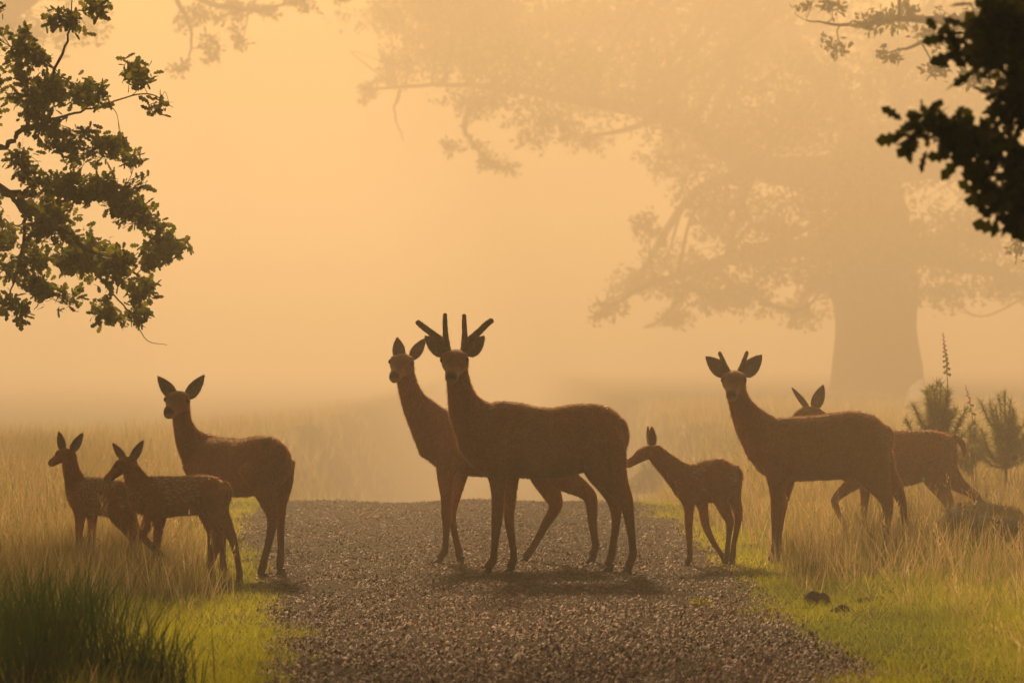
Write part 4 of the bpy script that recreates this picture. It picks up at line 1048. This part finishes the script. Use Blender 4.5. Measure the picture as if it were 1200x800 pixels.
# dewy spider webs on the pines
m, nt, out = mat_new('dewy_web')
nz = N(nt, 'ShaderNodeTexNoise'); nz.inputs['Scale'].default_value = 70
mp = N(nt, 'ShaderNodeMapRange', i_1=.35, i_2=.7, i_3=.05, i_4=.55); nt.links.new(nz.outputs[0], mp.inputs[0])
tr = N(nt, 'ShaderNodeBsdfTransparent'); tl = N(nt, 'ShaderNodeBsdfTranslucent'); tl.inputs[0].default_value = (.85, .83, .78, 1)
mx = N(nt, 'ShaderNodeMixShader'); nt.links.new(mp.outputs[0], mx.inputs[0]); nt.links.new(tr.outputs[0], mx.inputs[1]); nt.links.new(tl.outputs[0], mx.inputs[2]); nt.links.new(mx.outputs[0], out.inputs[0])
M['web'] = m
def web(lab, c, w, h, tilt, seed):
    rg = np.random.default_rng(seed); nu, nv = 9, 7; V = []
    for i in range(nu):
        for j in range(nv):
            u, v = i / (nu - 1) - .5, j / (nv - 1) - .5
            sag = -.25 * h * (1 - 4 * u * u) * (1 - 4 * v * v) if tilt else 0
            V.append((u * w * (1 - .5 * (v + .5)), .10 * v + .03 * math.sin(5 * u), v * h + u * w * tilt + sag + rg.normal(0, .004)))
    F = [(i * nv + j, (i + 1) * nv + j, (i + 1) * nv + j + 1, i * nv + j + 1) for i in range(nu - 1) for j in range(nv - 1)]
    o = link('spider_web', mk_mesh('spider_web', V, F, smooth=True), M['web'], loc=c)
    tag(o, lab, 'spider web', 'dewy webs on the young pines')
web('dewy sheet web slung from the largest young pine', pb + np.array([-.19, -.05, 1.06]), .24, .18, .35, 1)
web('narrow bright web low on the largest young pine', pb + np.array([-.20, -.12, .96]), .22, .05, .1, 3)
web('dewy web over the spreading young pine', pb2 + np.array([-.16, -.05, .98]), .26, .10, .25, 2)

# foxgloves
M['petal'] = mat_leaf('foxglove_petal', .5, 1.0, .5)
def foxglove(lab, x, ytop, Y, lean, nf, full):
    X = (x - 600) * Y / FPX; ztop = CH + (HOR - ytop) * Y / FPX
    b = np.array([X - lean, Y, 0]); b[2] = float(ground(b[0], b[1])); h = ztop - b[2]
    t = thing('foxglove', lab, 'flower', b, 'foxgloves in the grass')
    Q = spline(np.array([[0, 0, -.03], [lean * .1, 0, h * .5], [lean * .45, 0, h * .8], [lean, 0, h]]), 6)
    V, F = tube(Q, np.linspace(.006, .002, len(Q)), 5); n = len(V)
    link('stem', mk_mesh('stem', V, F, np.tile([.10, .12, .035], (n, 1))), M['grass'], t)
    bell = [(0, .004), (.010, .008), (.022, .010), (.030, .014)]
    for k in range(nf):
        f = .62 + .38 * k / nf; j = f * (len(Q) - 1.01); p = Q[int(j)] + (Q[int(j) + 1] - Q[int(j)]) * (j - int(j))
        a = k * 2.2; d = unit(np.array([math.cos(a), math.sin(a), -.55])); sz = (1.25 - .9 * k / nf)
        pink = full[0] <= k / nf <= full[1]
        P_ = np.array([p + d * q * sz for q, _ in bell]); V, F = tube(P_, np.array([r for _, r in bell]) * sz, 7)
        c = [.75, .32, .60] if pink else [.45, .40, .20]
        link('flower', mk_mesh('flower', V, F, np.tile(c, (len(V), 1)), True), M['petal'], t)
foxglove('tall upright foxglove with pink bells near its tip behind the largest pine', 1105, 389, 31.0, -.06, 26, (.55, .85))
foxglove('short leaning foxglove with a pink head between the young pines', 1131, 450, 31.4, -.10, 12, (.3, 1.0))

# mossy mound on the right bank
b = np.array([MOUND[0], MOUND[1], float(ground(*MOUND))])
V, F = lump(.50, .38, .40, 4, 18, 28, .16)
V[:, 2] = np.where(V[:, 2] < 0, V[:, 2] * .3, V[:, 2])
t = thing('mossy_mound', 'brown moss covered mound rising from the grass of the right bank', 'mound', b)
link('mound', mk_mesh('mound', V, F, smooth=True), M['moss'], t)
n = 16000; k = rng.integers(0, len(V), n); ok = V[k, 2] > .01; k = k[ok]; n = len(k)
bl = blades(V[k, 0] + rng.normal(0, .025, n), V[k, 1] + rng.normal(0, .025, n), rng.uniform(.015, .05, n), np.full(n, .005), rng.uniform(.1, .9, n), pick(np.array([[.11, .07, .02], [.08, .06, .02], [.16, .11, .03], [.09, .09, .02]]), n), 1, z0=V[k, 2] - .006)
link('moss', mk_mesh('moss', *bl), M['grass'], t)['kind'] = 'stuff'

# short broken log pieces, earth clods, pale stones
def log_piece(lab, x, y, L, r, rz, seed):
    b = gpos(x, y); rg = np.random.default_rng(seed)
    t = thing('log_piece', lab, 'log', b + np.array([0, 0, r * .85]), 'log pieces on the verge'); t.rotation_euler = (0, R(8), rz)
    Q = np.array([[-L / 2, 0, 0], [-L / 2, 0, 0], [-L / 4, 0, .004], [L / 4, 0, -.003], [L / 2, 0, 0]]); Q[1, 0] += .006
    V, F = tube(Q, np.array([.88, 1, 1.06, 1.0, .9]) * r, 14); V += rg.normal(0, r * .05, V.shape)
    link('bark', mk_mesh('bark', V, F, smooth=True), M['wood'], t)
    for e, sg in ((0, -1), (4, 1)):
        ring = V[e * 14:(e + 1) * 14]; c = ring.mean(0); W_ = np.vstack([ring * .985 + c * .015, [c + np.array([sg * .004, 0, 0])]])
        link('cut_end', mk_mesh('cut_end', W_, np.array([(j, (j + 1) % 14, 14) for j in range(14)])), M['pale_wood'], t)
M['pale_wood'] = mat_noise('cut_wood', (.16, .10, .055), (.30, .20, .12), 40, .9, .4, 90)
log_piece('short brown log piece showing its cut end on the lit turf', 951, 707, .085, .040, R(115), 1)
log_piece('grey log piece leaning against the brown log piece', 965, 708, .09, .036, R(70), 2)
for i, (x, y, r, lab) in enumerate(((986, 716, .055, 'dark earth clod right beside the log pieces'), (1012, 706, .06, 'wide dark earth clod beyond the log pieces'), (1030, 704, .045, 'small dark clod at the end of the row of clods'), (968, 738, .022, 'tiny dark clod alone on the bright turf'))):
    b = gpos(x, y); r *= .75; V, F = lump(r * 1.3, r, r * .6, 30 + i, 10, 14, .3, jag=.05)
    o = link('earth_clod', mk_mesh('earth_clod', V, F, smooth=True), M['clod'], loc=b + np.array([0, 0, r * .15])); tag(o, lab, 'clod', 'earth clods on the verge')
for i, (x, y, rx, rz, lab) in enumerate(((1027, 640, .055, .022, 'flat pale stone under the young stag in the grass'), (1043, 643, .035, .018, 'small pale stone touching the flat pale stone'), (1057, 634, .045, .02, 'pale stone below the hind legs of the young stag'), (1074, 636, .06, .022, 'long pale stone beside the walking hind'),
        (1010, 618, .04, .03, 'rounded pale stone at the planted forefoot of the walking hind'), (981, 655, .035, .03, 'tilted pale stone in the grass near the young stag forefoot'), (199, 712, .02, .014, 'small white stone in the grass of the left verge'), (333, 717, .026, .012, 'white stone at the left edge of the gravel'), (562, 712, .016, .010, 'small white stone on the open gravel'), (306, 655, .05, .012, 'flat pale stone by the hooves of the wide eared hind'))):
    b = gpos(x, y); V, F = lump(rx, rx * .7, rz, 50 + i, 10, 14, .22, jag=.02)
    lift = .05 if 975 < x < 1080 else .012
    o = link('pale_stone', mk_mesh('pale_stone', V, F, smooth=True), M['pale_stone'], loc=b + np.array([0, 0, rz * .5 + (lift if lift < .02 else .02)])); tag(o, lab, 'stone', 'pale stones')

# broken stump where the track meets the grass
b = gpos(752, 584)
V, F = [], []
K = 14
prof = [(0, 1.25), (.25, 1.0), (.6, .8), (1.0, .5)]
for q, (z, k) in enumerate(prof):
    for j in range(K):
        a = 2 * math.pi * j / K
        hgt = .16 * (.25 + .75 * (.5 + .5 * math.cos(a - 2.9)) ** 2.2)
        V.append((.085 * k * math.cos(a) * 1.5 - .03 * z, .07 * k * math.sin(a), hgt * z + rng.normal(0, .004)))
V.append((-.05, 0, .06))
for q in range(3):
    for j in range(K): F.append((q * K + j, q * K + (j + 1) % K, (q + 1) * K + (j + 1) % K, (q + 1) * K + j))
me = bpy.data.meshes.new('stump'); me.from_pydata([tuple(map(float, v)) for v in V], [], F + [(3 * K + j, 3 * K + (j + 1) % K, 4 * K) for j in range(K)])
tag(link('broken_stump', me, M['wood'], loc=b), 'low splintered stump where the gravel meets the grass behind the slim fawn', 'stump')

# misty shrub on the far meadow
b = gpos(772, 506)
t = thing('shrub', 'round bush blurred by mist on the meadow behind the slim fawn', 'bush', b)
rg = np.random.default_rng(9); n = 2600
d = unit(rg.normal(0, 1, (n, 3))) * rg.random((n, 1)) ** .35; d[:, 2] = np.abs(d[:, 2])
p = d * np.array([.62, .55, .58]) * (1 + .15 * np.sin(5 * d[:, :1] + 3 * d[:, 2:])) + np.array([0, 0, .05])
link('foliage', mk_mesh('foliage', *leaf_mesh(p, leaf_frames(p, d + rg.normal(0, .5, d.shape), rg), rg.uniform(.05, .10, n), OAK[rg.integers(0, 5, n)], LEAF_FAR)), M['leaf'], t)['kind'] = 'stuff'
SA = Acc()
for k in range(9):
    a = k * .7; V, F = tube(spline(np.array([[0, 0, -.05], [.15 * math.cos(a), .15 * math.sin(a), .25], [.35 * math.cos(a), .3 * math.sin(a), .5]]), 4), np.linspace(.02, .006, 9), 5); SA.add(V, F)
link('stem', SA.mesh('stem'), M['bark'], t)

# one long bent straw in front of the fawns
a_, c_ = px(100, 606, 22.4), px(149, 556, 22.6)
Q = spline(np.array([[a_[0] - .05, 22.4, float(ground(a_[0], 22.4)) - .01], a_ - np.array([.01, 0, .02]), (a_ + c_) / 2 + np.array([-.01, 0, .01]), c_]), 6)
V, F = tube(Q - Q[0], np.linspace(.0035, .0022, len(Q)), 5)
tag(link('straw', mk_mesh('straw', V, F, np.tile([.5, .4, .2], (len(V), 1))), M['grass'], loc=Q[0]), 'single long bent straw crossing in front of the two fawns', 'grass stalk')

# a small yellow weed growing through the gravel
b = gpos(821, 712); rg = np.random.default_rng(77); n = 46
d = unit(rg.normal(0, 1, (n, 3)) + np.array([0, 0, .8])); q = d * rg.uniform(.0, .035, (n, 1)) * np.array([1.5, 1.2, .6]) + np.array([0, 0, .012])
t = thing('weed', 'tiny yellow green weed growing through the gravel near the turf', 'weed', b + np.array([0, 0, .012]))
link('leaves', mk_mesh('leaves', *leaf_mesh(q, leaf_frames(q, d, rg), rg.uniform(.02, .04, n), pick(np.array([[.5, .46, .05], [.38, .42, .05]]), n), LEAF_FAR)), M['grass'], t)['kind'] = 'stuff'
V, F = tube(np.array([[0, 0, -.02], [0, 0, .01], [.004, 0, .03]]), np.array([.003, .003, .001]), 5)
link('stem', mk_mesh('stem', V, F, np.tile([.2, .22, .05], (len(V), 1))), M['grass'], t)

# ------------------------------------------------------------------ haze
me = bpy.data.meshes.new('haze')
hx, y0, y1, z0, z1 = 395, -70, 580, -6.5, 19.4
v = [(x, y, z) for z in (z0, z1) for y in (y0, y1) for x in (-hx, hx)]
me.from_pydata(v, [], [(0, 2, 3, 1), (4, 5, 7, 6), (0, 1, 5, 4), (2, 6, 7, 3), (0, 4, 6, 2), (1, 3, 7, 5)])
m, nt, out = mat_new('haze')
pv = N(nt, 'ShaderNodeVolumePrincipled')
pv.inputs['Color'].default_value = (*HAZE_COL, 1)
pv.inputs['Density'].default_value = HAZE_DENSITY
pv.inputs['Anisotropy'].default_value = HAZE_G
nt.links.new(pv.outputs[0], out.inputs['Volume'])
o = link('haze', me, m); o['kind'] = 'stuff'
tag(o, 'warm morning mist filling the air', 'haze')
